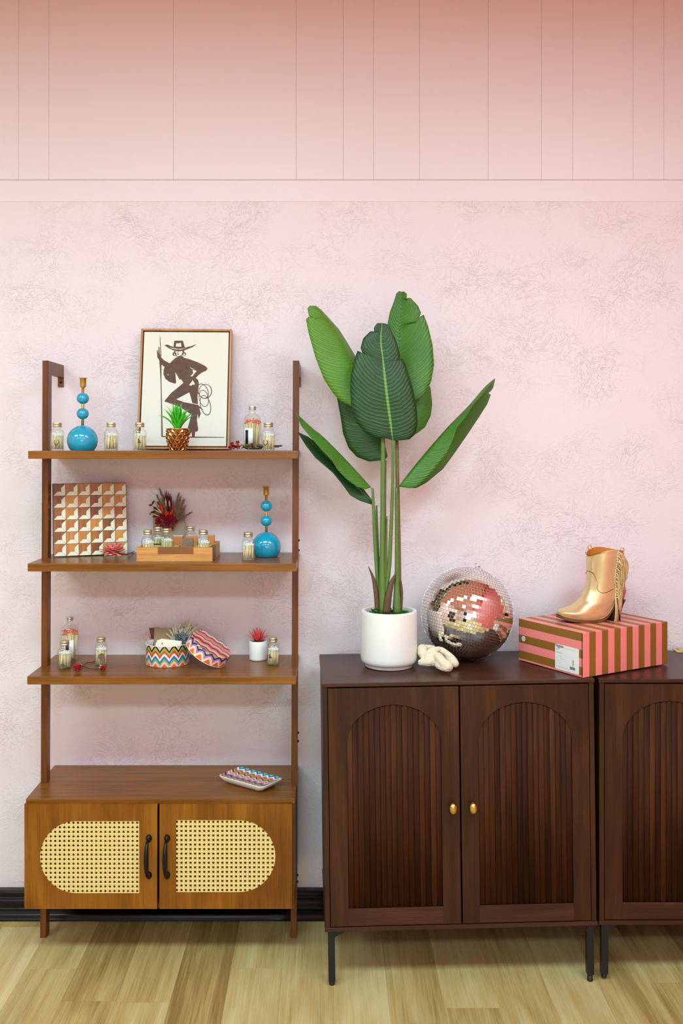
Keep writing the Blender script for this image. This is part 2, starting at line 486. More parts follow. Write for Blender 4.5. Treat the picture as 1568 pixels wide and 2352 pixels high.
M['crate_light'] = wood('crate_pine', (srgb(176, 112, 48), srgb(206, 146, 74), srgb(224, 172, 100)), 'X', 0.5, 2.0)
M['crate_dark'] = wood('crate_walnut_block', (srgb(96, 58, 20), srgb(136, 84, 32), srgb(164, 108, 48)), 'X', 0.5, 2.0)
M['crate_pale'] = wood('crate_divider', (srgb(196, 156, 88), srgb(220, 184, 112), srgb(232, 202, 138)), 'X', 0.5, 2.0)
M['inlay'] = wood('inlay_wood', (srgb(116, 60, 12), srgb(170, 102, 28), srgb(206, 142, 60)), 'Z', 0.35, 2.4, 0.5, objvar=0.17)
M['bone'] = plain('cream_inlay', srgb(232, 232, 204), 0.35, var=0.02)
M['board_edge'] = plain('dark_board_edge', srgb(40, 26, 18), 0.5)
M['orange_box'] = plain('orange_matchbox', srgb(206, 134, 66), 0.6)
M['grey_box'] = plain('taupe_matchbox', srgb(136, 116, 92), 0.6)
M['yellow_print'] = None

def cane_mat():
    m, nt, b, out = new_mat('woven_cane')
    tc = N(nt, 'ShaderNodeTexCoord'); sp = N(nt, 'ShaderNodeSeparateXYZ'); L(nt, tc.outputs['Object'], sp.inputs[0])
    ws = []
    for o in (0, 2):
        mu = N(nt, 'ShaderNodeMath', operation='MULTIPLY'); mu.inputs[1].default_value = 2 * math.pi / 0.0139 * 2
        L(nt, sp.outputs[o], mu.inputs[0])
        si = N(nt, 'ShaderNodeMath', operation='SINE'); L(nt, mu.outputs[0], si.inputs[0]); ws.append(si)
    mx = N(nt, 'ShaderNodeMath', operation='MAXIMUM'); L(nt, ws[0].outputs[0], mx.inputs[0]); L(nt, ws[1].outputs[0], mx.inputs[1])
    cr = N(nt, 'ShaderNodeValToRGB'); e = cr.color_ramp.elements
    e[0].position = 0.55; e[0].color = srgb(240, 218, 146); e[1].position = 1.0; e[1].color = srgb(206, 186, 104)
    L(nt, mx.outputs[0], cr.inputs['Fac']); L(nt, cr.outputs[0], b.inputs['Base Color'])
    b.inputs['Roughness'].default_value = 0.5
    bp = N(nt, 'ShaderNodeBump'); bp.inputs['Strength'].default_value = 0.4; bp.inputs['Distance'].default_value = 0.0005; bp.invert = True
    L(nt, mx.outputs[0], bp.inputs['Height']); L(nt, bp.outputs[0], b.inputs['Normal'])
    return m
M['cane'] = cane_mat()

def leaf_mat(name, dark, light, rib, ribw=0.035):
    """banana leaf: ribs sweep from the midrib to the margin (u across, v along)"""
    m, nt, b, out = new_mat(name)
    tc = N(nt, 'ShaderNodeTexCoord'); sp = N(nt, 'ShaderNodeSeparateXYZ'); L(nt, tc.outputs['UV'], sp.inputs[0])
    ab = N(nt, 'ShaderNodeMath', operation='ABSOLUTE'); L(nt, sp.outputs[0], ab.inputs[0])
    nz = N(nt, 'ShaderNodeTexNoise'); nz.inputs['Scale'].default_value = 5; L(nt, tc.outputs['UV'], nz.inputs['Vector'])
    sq = N(nt, 'ShaderNodeMath', operation='POWER'); sq.inputs[1].default_value = 1.6; L(nt, ab.outputs[0], sq.inputs[0])
    a1 = N(nt, 'ShaderNodeMath', operation='MULTIPLY_ADD'); a1.inputs[1].default_value = -0.15
    L(nt, sq.outputs[0], a1.inputs[0]); L(nt, sp.outputs[1], a1.inputs[2])
    a2 = N(nt, 'ShaderNodeMath', operation='MULTIPLY_ADD'); a2.inputs[1].default_value = 0.02
    L(nt, nz.outputs['Fac'], a2.inputs[0]); L(nt, a1.outputs[0], a2.inputs[2])
    s1 = N(nt, 'ShaderNodeMath', operation='MULTIPLY'); s1.inputs[1].default_value = 2 * math.pi * 33; L(nt, a2.outputs[0], s1.inputs[0])
    si = N(nt, 'ShaderNodeMath', operation='SINE'); L(nt, s1.outputs[0], si.inputs[0])
    s2 = N(nt, 'ShaderNodeMath', operation='MULTIPLY'); s2.inputs[1].default_value = 2 * math.pi * 83; L(nt, a2.outputs[0], s2.inputs[0])
    s3 = N(nt, 'ShaderNodeMath', operation='SINE'); L(nt, s2.outputs[0], s3.inputs[0])
    su = N(nt, 'ShaderNodeMath', operation='MULTIPLY_ADD'); su.inputs[1].default_value = 0.4
    L(nt, s3.outputs[0], su.inputs[0]); L(nt, si.outputs[0], su.inputs[2])
    n2 = N(nt, 'ShaderNodeTexNoise'); n2.inputs['Scale'].default_value = 14; L(nt, tc.outputs['Object'], n2.inputs['Vector'])
    mr = N(nt, 'ShaderNodeMapRange'); mr.inputs['From Min'].default_value = -1.4; mr.inputs['From Max'].default_value = 1.4
    mr.inputs['To Min'].default_value = 0.425; mr.inputs['To Max'].default_value = 0.51
    L(nt, su.outputs[0], mr.inputs['Value'])
    ad = N(nt, 'ShaderNodeMath', operation='MULTIPLY_ADD'); ad.inputs[1].default_value = 0.35
    L(nt, n2.outputs['Fac'], ad.inputs[0]); L(nt, mr.outputs[0], ad.inputs[2])
    cr = N(nt, 'ShaderNodeValToRGB'); e = cr.color_ramp.elements
    e[0].position = 0.3; e[0].color = dark; e[1].position = 0.95; e[1].color = light
    L(nt, ad.outputs[0], cr.inputs['Fac'])
    st = N(nt, 'ShaderNodeMath', operation='LESS_THAN'); st.inputs[1].default_value = ribw; L(nt, ab.outputs[0], st.inputs[0])
    mx = N(nt, 'ShaderNodeMix', data_type='RGBA'); L(nt, st.outputs[0], mx.inputs['Factor']); L(nt, cr.outputs[0], mx.inputs['A']); mx.inputs['B'].default_value = rib
    L(nt, mx.outputs['Result'], b.inputs['Base Color'])
    b.inputs['Roughness'].default_value = 0.42
    bp = N(nt, 'ShaderNodeBump'); bp.inputs['Strength'].default_value = 0.8; bp.inputs['Distance'].default_value = 0.0005
    L(nt, su.outputs[0], bp.inputs['Height']); L(nt, bp.outputs[0], b.inputs['Normal'])
    return m
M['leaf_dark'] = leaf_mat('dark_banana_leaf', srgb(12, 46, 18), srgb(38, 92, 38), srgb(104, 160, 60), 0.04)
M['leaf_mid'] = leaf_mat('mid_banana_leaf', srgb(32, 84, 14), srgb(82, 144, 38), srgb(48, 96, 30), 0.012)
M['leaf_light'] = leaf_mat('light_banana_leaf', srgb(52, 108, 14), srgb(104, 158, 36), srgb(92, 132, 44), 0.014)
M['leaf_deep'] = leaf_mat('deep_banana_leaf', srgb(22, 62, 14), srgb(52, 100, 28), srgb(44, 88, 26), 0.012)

def stripes_mat():
    """pink and bronze paper stripes; UV u runs across the stripes in stripe widths"""
    m, nt, b, out = new_mat('striped_paper')
    tc = N(nt, 'ShaderNodeTexCoord'); sp = N(nt, 'ShaderNodeSeparateXYZ'); L(nt, tc.outputs['UV'], sp.inputs[0])
    mo = N(nt, 'ShaderNodeMath', operation='FLOORED_MODULO'); mo.inputs[1].default_value = 2.0; L(nt, sp.outputs[0], mo.inputs[0])
    gt = N(nt, 'ShaderNodeMath', operation='GREATER_THAN'); gt.inputs[1].default_value = 1.0; L(nt, mo.outputs[0], gt.inputs[0])
    mx = N(nt, 'ShaderNodeMix', data_type='RGBA'); L(nt, gt.outputs[0], mx.inputs['Factor'])
    mx.inputs['A'].default_value = srgb(244, 138, 134); mx.inputs['B'].default_value = srgb(140, 98, 34)
    L(nt, mx.outputs['Result'], b.inputs['Base Color'])
    b.inputs['Roughness'].default_value = 0.42
    return m
M['stripes'] = stripes_mat()

# ------------------------------------------------------------------ the room
def structure(name, me, mat, parent=None, **kw):
    return link(name, me, mat, parent, kind='structure', **kw)

X0, X1, Y0, ZC = -3.4, 1.98, -3.6, 3.30
z_trim0, z_trim1 = 2.409, 2.483
floor = structure('floor', box_me(X0, X1, Y0, 3.4, -0.05, -0.006), M['plank'])
PW = 0.155
edges = [-0.447 + PW * k for k in range(-11, 19)]
joints = {-3: 2.852, -2: 2.687, -1: 3.9, 0: 3.62, 1: 2.855, 2: 3.45, 3: 2.30, 4: 3.7, 5: 2.654, 6: 3.3, 7: 2.45, 8: 3.05, 9: 2.779, -4: 3.10, -5: 2.75}
for k in range(-11, 16):
    xa = -0.447 + PW * k; xb = xa + PW
    j = joints.get(k, 2.2 + random.random() * 1.2)
    while j > 3.19: j -= 1.22
    cuts = [3.205, j]
    while cuts[-1] > 1.2: cuts.append(cuts[-1] - 1.22)
    for ya, yb in zip(cuts[1:], cuts):
        o = structure('plank', box_me(xa + 0.00015, xb - 0.00015, ya + 0.00015, yb - 0.00015, -0.006, 0.0), M['plank'], floor)

wall = structure('wall_back', box_me(X0, X1, WALL_Y, WALL_Y + 0.12, -0.05, z_trim0), M['wall'])
bm = bmesh.new(); add_box(bm, X0, X1, WALL_Y + 0.012, WALL_Y + 0.12, z_trim0, ZC + 0.1)
link('panel_backing', bm_mesh(bm), M['panel'], wall, kind='structure')
link('trim_board', box_me(X0, X1, WALL_Y + 0.001, WALL_Y + 0.05, z_trim0 + 0.0004, z_trim1 - 0.0001), M['panel'], wall, kind='structure', bevel=0.0015)
gx = [-1530, -1390, -1180, -1040, -905, -700, -610, -470, -330, -190, -60, 42, 112, 398, 680, 788, 858, 963, 1121, 1243, 1315, 1454, 1524, 1664, 1735, 1870, 1975, 2080]
for a, b_ in zip(gx, gx[1:]):
    xa, xb = (a - CX) * WALL_Y / F_PX, (b_ - CX) * WALL_Y / F_PX
    link('wood_panel', box_me(xa + 0.0002, xb - 0.0002, WALL_Y + 0.0, WALL_Y + 0.03, z_trim1 + 0.0005, ZC), M['panel'], wall, kind='structure', bevel=0.0009)
structure('ceiling', box_me(X0, X1, Y0, 3.4, ZC, ZC + 0.1), M['ceil'])
structure('wall_right', box_me(X1, X1 + 0.1, Y0, 3.4, -0.05, ZC), M['coral'])
structure('wall_left', box_me(X0 - 0.1, X0, Y0, 3.4, -0.05, ZC), M['cream_wall'])
structure('wall_front', box_me(X0, X1, Y0 - 0.1, Y0, -0.05, ZC), M['cream_wall'])
dr = structure('door_1', box_me(-1.6, -0.65, Y0, Y0 + 0.05, 0, 2.1), M['black_gloss'], bevel=0.004)
link('door_handle', box_me(-0.78, -0.74, Y0 + 0.05, Y0 + 0.1, 0.98, 1.08), M['brass'], dr)
structure('door_2', box_me(X0, X0 + 0.05, -1.2, 0.1, 0, 2.1), M['espresso'], bevel=0.004)

# black two-step baseboard
bm = bmesh.new()
prof = [(0, 0.0), (-0.070, 0.0), (-0.070, 0.010), (-0.066, 0.020), (-0.056, 0.026), (-0.046, 0.030), (-0.044, 0.046), (-0.040, 0.056), (-0.032, 0.060),
        (-0.032, 0.070), (-0.029, 0.078), (-0.022, 0.080), (0, 0.080)]
prof = [(v.x, v.y) for v in catmull([Vector((a, b_, 0)) for a, b_ in prof], 60)]
loft(bm, [[Vector((x, WALL_Y + min(py_, 0.0), max(pz, 0))) for py_, pz in prof] for x in (X0, X1)])
bb = structure('baseboard_back', bm_mesh(bm), M['black_gloss'])
for p in bb.data.polygons: p.use_smooth = len(p.vertices) == 4

# ------------------------------------------------------------------ ladder shelf with cane doors
SH_L, SH_R = -0.9255, -0.1005
FRONT_Y, BACK_Y = 2.90, 3.205
def lean(z): return 0.0065 * z / 1.56                # the unit stands a touch out of square
Z1, Z2, Z3, ZT = 1.564, 1.218, 0.871, 0.496
TH = 0.0245
shelf = thing('ladder_shelf', 'walnut ladder shelf with three boards over a two door cane cabinet', 'shelf', (-0.513, 3.05, 0))
PY0, PY1, PWD = 3.032, 3.069, 0.0198
for side in (0, 1):
    bm = bmesh.new()
    def xa(z): return (SH_L + 0.003 if side == 0 else SH_R - 0.0005 - PWD + 0.002) + lean(z)
    rings = []
    for z in (0.0, 1.853):
        x = xa(z)
        rings.append([Vector((x, PY0, z)), Vector((x + PWD, PY0, z)), Vector((x + PWD, PY1, z)), Vector((x, PY1, z))])
    loft(bm, rings)
    x = xa(1.84)
    add_box(bm, x, x + PWD, PY1 - 0.004, WALL_Y - 0.002, 1.853 - 0.042, 1.853)
    for f in bm.faces: f.smooth = False
    up = link('upright', bm_mesh(bm), M['walnut_v'], shelf, world=True, bevel=0.0012)
    bm = bmesh.new()
    add_box(bm, x + (0.0 if side == 0 else 0.002), x + PWD, WALL_Y - 0.005, WALL_Y - 0.001, 1.853 - 0.074, 1.853 - 0.038)
    br = link('wall_bracket', bm_mesh(bm), M['sole'], up, bevel=0.0008)
    bm = bmesh.new()
    lathe(bm, [(0.0042, 0), (0.004, 0.002), (0.002, 0.003)], 12, M=Matrix.Translation((x + PWD / 2, WALL_Y - 0.005, 1.853 - 0.058)) @ Matrix.Rotation(math.radians(90), 4, 'X'))
    link('screw', bm_mesh(bm), M['iron'], up)

for z in (Z1, Z2, Z3):
    dx = lean(z)
    link('shelf_board', box_me(SH_L + dx, SH_R + dx, FRONT_Y, BACK_Y, z - TH, z), M['walnut'], shelf, world=True, bevel=0.0012)
for (px, py) in ((677, 1241), (677, 1264), (674.5, 1683), (674.5, 1702), (672, 2010), (671, 2025)):
    bm = bmesh.new()
    p = PX(px, py, 3.05)
    lathe(bm, [(0.0042, 0), (0.0038, 0.003), (0.002, 0.0045)], 12, M=Matrix.Translation((SH_R + lean(p.z) + 0.001, 3.05, p.z)) @ Matrix.Rotation(math.radians(90), 4, 'Y'))
    link('bolt', bm_mesh(bm), M['iron'], shelf, world=True)

link('cabinet_top', box_me(SH_L, SH_R, FRONT_Y, BACK_Y, ZT - 0.0155, ZT), M['walnut'], shelf, world=True, bevel=0.001)
CB0, CB1 = 0.160, ZT - 0.0165
bm = bmesh.new()
for x in (SH_L + 0.001, SH_R - 0.016): add_box(bm, x, x + 0.015, FRONT_Y + 0.003, BACK_Y, CB0, CB1)
add_box(bm, SH_L + 0.016, SH_R - 0.016, FRONT_Y + 0.006, BACK_Y, CB0, CB0 + 0.015)
add_box(bm, SH_L + 0.016, SH_R - 0.016, BACK_Y - 0.008, BACK_Y - 0.002, CB0 + 0.015, CB1)
link('cabinet_case', bm_mesh(bm), M['walnut_v'], shelf, world=True)

def d_outline(x0, x1, z0, z1, round_left, grow=0.0):
    x0 -= grow; x1 += grow; z0 -= grow; z1 += grow
    r = (z1 - z0) / 2; pts = []
    n = 24
    if round_left:
        pts = [(x1, z0), (x1, z1)]
        for i in range(n + 1):
            a = math.pi / 2 + math.pi * i / n
            pts.append((x0 + r + r * math.cos(a), z0 + r + r * math.sin(a)))
    else:
        pts = [(x0, z1), (x0, z0)]
        for i in range(n + 1):
            a = -math.pi / 2 + math.pi * i / n
            pts.append((x1 - r + r * math.cos(a), z0 + r + r * math.sin(a)))
    return pts

K = 2.885 / F_PX
DY0, DY1 = 2.885, 2.901
def dz(py): return EYE - (py - CY) * K
def dxx(px): return (px - CX) * K
for side, (pa, pb, ca, cb, ct, cbm, hx, hp) in enumerate(((56, 360.6, 91.5, 319.8, 1885.8, 2051.8, 341.5, 1), (366, 670.5, 404.4, 632.3, 1883.5, 2049.6, 384.2, -1))):
    xa_, xb_ = dxx(pa), dxx(pb); za, zb = dz(2087.7), dz(1847)
    outer = [(xa_, za), (xb_, za), (xb_, zb), (xa_, zb)]
    cx0, cx1, cz0, cz1 = dxx(ca), dxx(cb), dz(cbm), dz(ct)
    rl = side == 0
    hole = d_outline(cx0, cx1, cz0, cz1, rl)
    me = flat_me([outer, hole], DY1 - DY0, Matrix.Translation((0, (DY0 + DY1) / 2, 0)) @ FRONT)
    door = link('cabinet_door', me, M['walnut_door'], shelf, world=True)
    # woven cane with real eight-sided holes
    p = 0.0139; rh = 0.0039
    bm = bmesh.new()
    nx = int((cx1 - cx0) / p) + 3; nz = int((cz1 - cz0) / p) + 3
    r = (cz1 - cz0) / 2; zc = (cz0 + cz1) / 2
    xc = cx0 + r if rl else cx1 - r
    cache = {}
    def vert(x, z):
        k = (round(x * 1e5), round(z * 1e5))
        if k not in cache: cache[k] = bm.verts.new((x, 0, z))
        return cache[k]
    for i in range(-1, nx):
        for j in range(-1, nz):
            x = cx0 + (i + (0.35 if rl else 0.15)) * p; z = cz0 + (j + 0.45) * p
            inside = cx0 - p * 0.7 < x < cx1 + p * 0.7 and cz0 - p * 0.7 < z < cz1 + p * 0.7
            if (rl and x < xc) or (not rl and x > xc): inside = inside and math.hypot(x - xc, z - zc) < r + p * 0.75
            if not inside: continue
            sq = [(p / 2, 0), (p / 2, p / 2), (0, p / 2), (-p / 2, p / 2), (-p / 2, 0), (-p / 2, -p / 2), (0, -p / 2), (p / 2, -p / 2)]
            o_ = [vert(x + a, z + b_) for a, b_ in sq]
            h_ = [bm.verts.new((x + rh * math.cos(math.pi / 4 * q), 0, z + rh * math.sin(math.pi / 4 * q))) for q in range(8)]
            for q in range(8):
                bm.faces.new((o_[q], o_[(q + 1) % 8], h_[(q + 1) % 8], h_[q]))
    me = bm_mesh(bm)
    me.transform(Matrix.Translation((0, DY0 + 0.002, 0)))
    cn = link('cane_panel', me, M['cane'], door)
    so = cn.modifiers.new('solid', 'SOLIDIFY'); so.thickness = 0.0012; so.offset = 0
    link('backing', box_me(cx0 - 0.008, cx1 + 0.008, DY0 + 0.0065, DY0 + 0.0095, cz0 - 0.008, cz1 + 0.008), M['walnut_door'], door)
    # cast iron pull
    hz0, hz1 = dz(2018), dz(1917); hxm = dxx(hx)
    bm = bmesh.new()
    for zc_, s in ((hz1 - 0.011, 1), (hz0 + 0.011, -1)):
        rings = []
        for t, k in ((0, 1.0), (0.004, 0.95), (0.008, 0.65), (0.011, 0.3)):
            rings.append([Vector((hxm + 0.0005 * hp + 0.0093 * k * math.cos(a) * 1.0, DY0 - t, zc_ + 0.012 * k * math.sin(a))) for a in [2 * math.pi * i / 20 for i in range(20)]])
        loft(bm, rings)
    pts = []; rad = []
    for i in range(17):
        t = i / 16
        z = hz1 - 0.018 + (hz0 - hz1 + 0.030) * t
        out_ = 0.026 * math.sin(math.pi * min(max(t, 0.03), 0.97)) ** 0.45
        pts.append(Vector((hxm - 0.003, DY0 - 0.002 - out_, z)))
        rad.append(0.0045 + 0.0032 * math.sin(math.pi * t) ** 0.8 * (1 if 0.08 < t < 0.95 else 0.2))
    tube(bm, pts, rad, 12)
    link('pull_handle', bm_mesh(bm), M['iron'], door, smooth=True)

# ------------------------------------------------------------------ dark sideboards with fluted arches
def make_sideboard(label):
    t = thing('sideboard', label, 'cabinet')
    W, D, H, Z0 = 0.800, 0.388, 0.886, 0.161
    link('top_panel', box_me(-0.001, W + 0.001, -0.003, D, H - 0.011, H), M['espresso_top'], t, bevel=0.0012)
    for x in (0.0015, W - 0.0155):
        link('side_panel', box_me(x, x + 0.014, 0, D, Z0 + 0.012, H - 0.0112), M['espresso'], t, bevel=0.0008)
    link('bottom_panel', box_me(0, W, -0.002, D, Z0, Z0 + 0.0118), M['espresso_top'], t, bevel=0.0008)
    link('back_panel', box_me(0.016, W - 0.016, D - 0.008, D - 0.002, Z0 + 0.0125, H - 0.0115), M['dark_gap'], t)
    for k, (xa, xb, kx) in enumerate(((0.0175, 0.3995, 0.3765), (0.4045, 0.7825, 0.4355))):
        za, zb = 0.1755, 0.8705
        xm = (xa + xb) / 2; hw = 0.1385; z_sp, z_top, z_fl = 0.708, 0.820, 0.2267
        arch = [(xm + hw, z_fl), (xm + hw, z_sp)]
        for i in range(1, 28):
            a = math.pi * i / 28
            arch.append((xm + hw * math.cos(a), z_sp + (z_top - z_sp) * math.sin(a)))
        arch += [(xm - hw, z_sp), (xm - hw, z_fl)]
        me = flat_me([[(xa, za), (xb, za), (xb, zb), (xa, zb)], arch], 0.016, Matrix.Translation((0, 0.009, 0)) @ FRONT)
        door = link('door', me, M['espresso'], t, bevel=0.0007)
        nr = 17; pw = 2 * hw / nr
        # one reed profile, each cut to the height of the arch over it
        for i in range(nr):
            xc = xm - hw + pw * (i + 0.5)
            e = min(abs(xc - xm) - pw / 2, hw) / hw
            e = max(e, 0)
            h = z_sp + (z_top - z_sp) * math.sqrt(max(1 - e * e, 0)) + 0.003
            rings = []
            pr = [(-pw / 2, 0.012), (-pw / 2, 0.0058)] + [(-pw / 2 * math.cos(math.pi * q / 8), 0.0058 - 0.0030 * math.sin(math.pi * q / 8)) for q in range(1, 8)] + [(pw / 2, 0.0058), (pw / 2, 0.012)]
            bm = bmesh.new()
            loft(bm, [[Vector((xc + a, b_, z)) for a, b_ in pr] for z in (z_fl - 0.001, h)])
            link('reed', bm_mesh(bm), M['reed'], door)
        bm = bmesh.new()
        add_box(bm, xm - hw, xm + hw, 0.0004, 0.010, za + 0.0005, z_fl)
        link('bottom_rail', bm_mesh(bm), M['espresso_top'], door, bevel=0.0006)
        bm = bmesh.new()
        rings = []
        for y, s in ((0.002, 0.35), (-0.010, 0.35), (-0.013, 0.75), (-0.016, 0.97), (-0.021, 1.0), (-0.026, 0.9), (-0.029, 0.62), (-0.0305, 0.3)):
            rings.append([Vector((kx + 0.0122 * s * math.cos(2 * math.pi * j / 24), y, 0.520 + 0.0172 * s * math.sin(2 * math.pi * j / 24))) for j in range(24)])
        loft(bm, rings)
        link('knob', bm_mesh(bm), M['knob'], door, label='satin brass oval knob')
    for x, s in ((0.009, 1), (W - 0.029, -1)):
        for y, dy in ((0.004, 1), (D - 0.026, -1)):
            bm = bmesh.new()
            add_box(bm, x, x + 0.020, y, y + 0.020, 0.012, Z0)
            gxx = x + 0.020 if s > 0 else x
            vs = [bm.verts.new((gxx + s * a, y + 0.004 + b_, z)) for b_ in (0, 0.003) for a, z in ((0, Z0), (0.042, Z0), (0, Z0 - 0.020))]
            for f in ((0, 1, 2), (5, 4, 3), (0, 3, 4, 1), (1, 4, 5, 2), (2, 5, 3, 0)): bm.faces.new([vs[i] for i in f])
            lg = link('leg', bm_mesh(bm), M['black_metal'], t)
            bm = bmesh.new()
            lathe(bm, [(0.006, -0.0), (0.0085, 0.001), (0.0085, 0.006), (0.0078, 0.007), (0.0078, 0.013)], 16, (x + 0.010, y + 0.010, 0))
            link('foot', bm_mesh(bm), M['ink'], lg)
    return t

CAB1 = make_sideboard('dark brown sideboard with arched fluted doors under the potted banana plant')
CAB2 = copy_tree(CAB1)
CAB2['label'] = 'second dark sideboard, cut off by the frame, right of the narrow gap'
for o in (CAB1, CAB2): o['group'] = 'dark fluted sideboards'
CAB1.location = (-0.0057, 2.756, 0.0)
CAB1.rotation_euler = (0, -math.radians(0.7), math.radians(1.5))
CAB2.location = (0.8000, 2.787, 0.006)
# the right-hand feet are screwed out so that the tilted sideboard stands
for lg in CAB1.children:
    if lg.name.startswith('leg') and lg.data.vertices[0].co.x > 0.4:
        ft = lg.children[0]
        ft.scale = (1, 1, 1)
        ft.location.z = -0.0095
        # longer stud
        me = ft.data.copy(); ft.data = me
        for v in me.vertices:
            if v.co.z > 0.009: v.co.z += 0.0095
bpy.context.view_layer.update()
def top_z(x, y):
    """height of the first sideboard's top at a world position"""
    if x > 0.80: return CAB2.location.z + 0.886
    m_ = CAB1.matrix_world
    o = m_ @ Vector((0, 0, 0.886)); n = (m_.to_3x3() @ Vector((0, 0, 1)))
    return o.z - (n.x * (x - o.x) + n.y * (y - o.y)) / n.z

# ------------------------------------------------------------------ match jars
def match_jar():
    t = thing('match_jar', 'match jar', 'jar')
    bm = bmesh.new()
    prof = [(0.0155, 0.0006, 3.6), (0.0186, 0.0010, 4), (0.0198, 0.003, 4.5), (0.0198, 0.054, 4.5), (0.0190, 0.059, 3.8), (0.0165, 0.0645, 2.8), (0.0130, 0.0685, 2), (0.0122, 0.071, 2), (0.0122, 0.0765, 2)]
    rings = []
    for r, z, pw in prof:
        ring = []
        for j in range(40):
            a = 2 * math.pi * j / 40
            ca, sa = math.cos(a), math.sin(a)
            k = (abs(ca) ** pw + abs(sa) ** pw) ** (-1 / pw)
            ring.append(Vector((r * k * ca, r * k * sa, z)))
        rings.append(ring)
    loft(bm, rings, True, False)
    link('glass_body', bm_mesh(bm), M['glass'], t, smooth=True)
    bm = bmesh.new()
    lathe(bm, [(0.0100, 0.0004), (0.0170, 0.0007), (0.0188, 0.0022), (0.0176, 0.0045), (0.010, 0.0040)], 32, power=4.0)
    link('glass_base', bm_mesh(bm), M['glass'], t, smooth=True)
    bm = bmesh.new()
    lathe(bm, [(0.0136, 0.0735), (0.0148, 0.0742), (0.0148, 0.0778), (0.0138, 0.0786), (0.0138, 0.0798), (0.0147, 0.0806), (0.0147, 0.0868), (0.0138, 0.0878)], 32)
    link('lid', bm_mesh(bm), M['gold_lid'], t, label='gold screw lid')
    bm = bmesh.new()
    rnd = random.Random(4)
    for i in range(56):
        a = rnd.random() * 2 * math.pi; r = 0.0160 * math.sqrt(rnd.random())
        x, y = r * math.cos(a) * 1.08, r * math.sin(a) * 1.08
        b_ = Vector((x + rnd.uniform(-0.004, 0.002), y, 0.0048))
        b_.x = max(min(b_.x, 0.016), -0.016)
        tp = Vector((x + rnd.uniform(-0.001, 0.003), y + rnd.uniform(-0.002, 0.002), 0.0490 + rnd.uniform(-0.003, 0.003)))
        tp.x = max(min(tp.x, 0.0165), -0.0165); tp.y = max(min(tp.y, 0.0165), -0.0165)
        tube(bm, [b_, tp], 0.00125, 4)
        sphere(bm, tp, 0.0024, 6, 4, (1, 1, 1.6), mi=1)
    link('matchsticks', bm_mesh(bm), [M['match'], M['mint_head']], t, kind='stuff')
    return t

def horseshoe_me(s=0.0088):
    o = []
    for i in range(25):
        a = math.radians(128 + 284 * i / 24)
        o.append((s * math.cos(a) * 0.86, s * math.sin(a) * 1.12))
    inn = [(x * 0.74, y * 0.78 + 0.0002) for x, y in o][::-1]
    return [o + inn]
def boot_outline(s=0.001):
    p = [(-2.4, 7), (-0.6, 6.4), (1.4, 7), (1.6, 1.0), (2.6, -1.5), (5.6, -3.8), (5.8, -5.2), (2.2, -5.0), (0.4, -3.8), (-0.6, -3.8), (-0.8, -5.2), (-2.6, -5.2), (-2.8, -2.0), (-1.8, 0.8)]
    return [[(x * s * 1.15, y * s * 1.15) for x, y in p]]
def cactus_outline(s=0.001):
    def bar(x0, x1, y0, y1): return [(x0, y0), (x1, y0), (x1, y1 - 0.6), ((x0 + x1) / 2, y1), (x0, y1 - 0.6)]
    out = [[(-1.4, -8), (1.4, -8), (1.4, -2), (3.2, -1), (3.2, 3), (5.4, 3), (5.4, -3), (3.6, -4), (1.4, -5), (1.4, 7), (0, 8.4), (-1.4, 7), (-1.4, -3), (-3, -2), (-3, 4), (-5.2, 4), (-5.2, -3.2), (-3.6, -4.6), (-1.4, -5)]]
    return [[(x * s * 1.1, y * s * 1.1) for x, y in p] for p in out]

PJ = match_jar()
jars = []
def place_jar(px, d, z, label, rot=0.0, sticker=None, sx=0.0, sz=0.027, scale=1.0, group='small match jars'):
    j = PJ if not jars else copy_tree(PJ)
    jars.append(j)
    p = PX(px, 1100, d)
    j.location = (p.x, d, z); j.rotation_euler = (0, 0, math.radians(rot)); j.scale = (scale,) * 3
    j['label'] = label; j['group'] = group
    return j, sticker, sx, sz
todo = []
J1 = Z1 + 0.0002
todo.append(place_jar(131, 2.962, J1, 'match jar with brown horseshoe mark, beside the left post on the top board', 4, 'horse', 0.002, 0.027))
todo.append(place_jar(255.3, 2.965, J1, 'plain match jar between the turquoise candle holder and the framed picture', -3))
todo.append(place_jar(320.8, 2.960, J1, 'match jar with brown boot mark, in front of the lower left picture corner', 2, 'boot', 0.0005, 0.030))
todo.append(place_jar(616, 2.955, J1, 'match jar with horseshoe mark, in front of the tall salmon match bottle', 0, 'horse', -0.008, 0.026))
todo.append(place_jar(569.7, 2.986, Z2 + 0.0002, 'match jar standing alone in front of the lower turquoise candle holder', 6))
todo.append(place_jar(148.5, 3.010, Z3 + 0.0002, 'match jar with green cactus print, before the tall bottle on the third board', -8, 'cactus', 0.002, 0.014))
todo.append(place_jar(232, 3.065, Z3 + 0.0002, 'match jar with a round taupe print, behind the two red rosebuds', 14, 'disc', 0.001, 0.029))
todo.append(place_jar(627, 3.062, Z3 + 0.0002, 'match jar with boot mark, beside the white pot of coral succulent', 3, 'boot2', -0.010, 0.030))
TRZ = Z2 + 0.0065
tg = 'match jars in the wooden tray'
todo.append(place_jar(339.5, 3.000, TRZ, 'match jar at the left front of the wooden tray', 4, group=tg))
todo.append(place_jar(362.5, 3.118, TRZ, 'match jar with a dark label, below the left of the red bouquet', 0, 'label', 0, 0.020, group=tg))
todo.append(place_jar(382.5, 3.062, TRZ, 'match jar below the red dried bouquet, third from the left in the tray', -5, group=tg))
todo.append(place_jar(437.5, 3.128, TRZ, 'match jar at the back of the tray behind the orange matchbox', 3, group=tg))
todo.append(place_jar(467, 3.000, TRZ, 'match jar at the right front of the wooden tray', -4, group=tg))
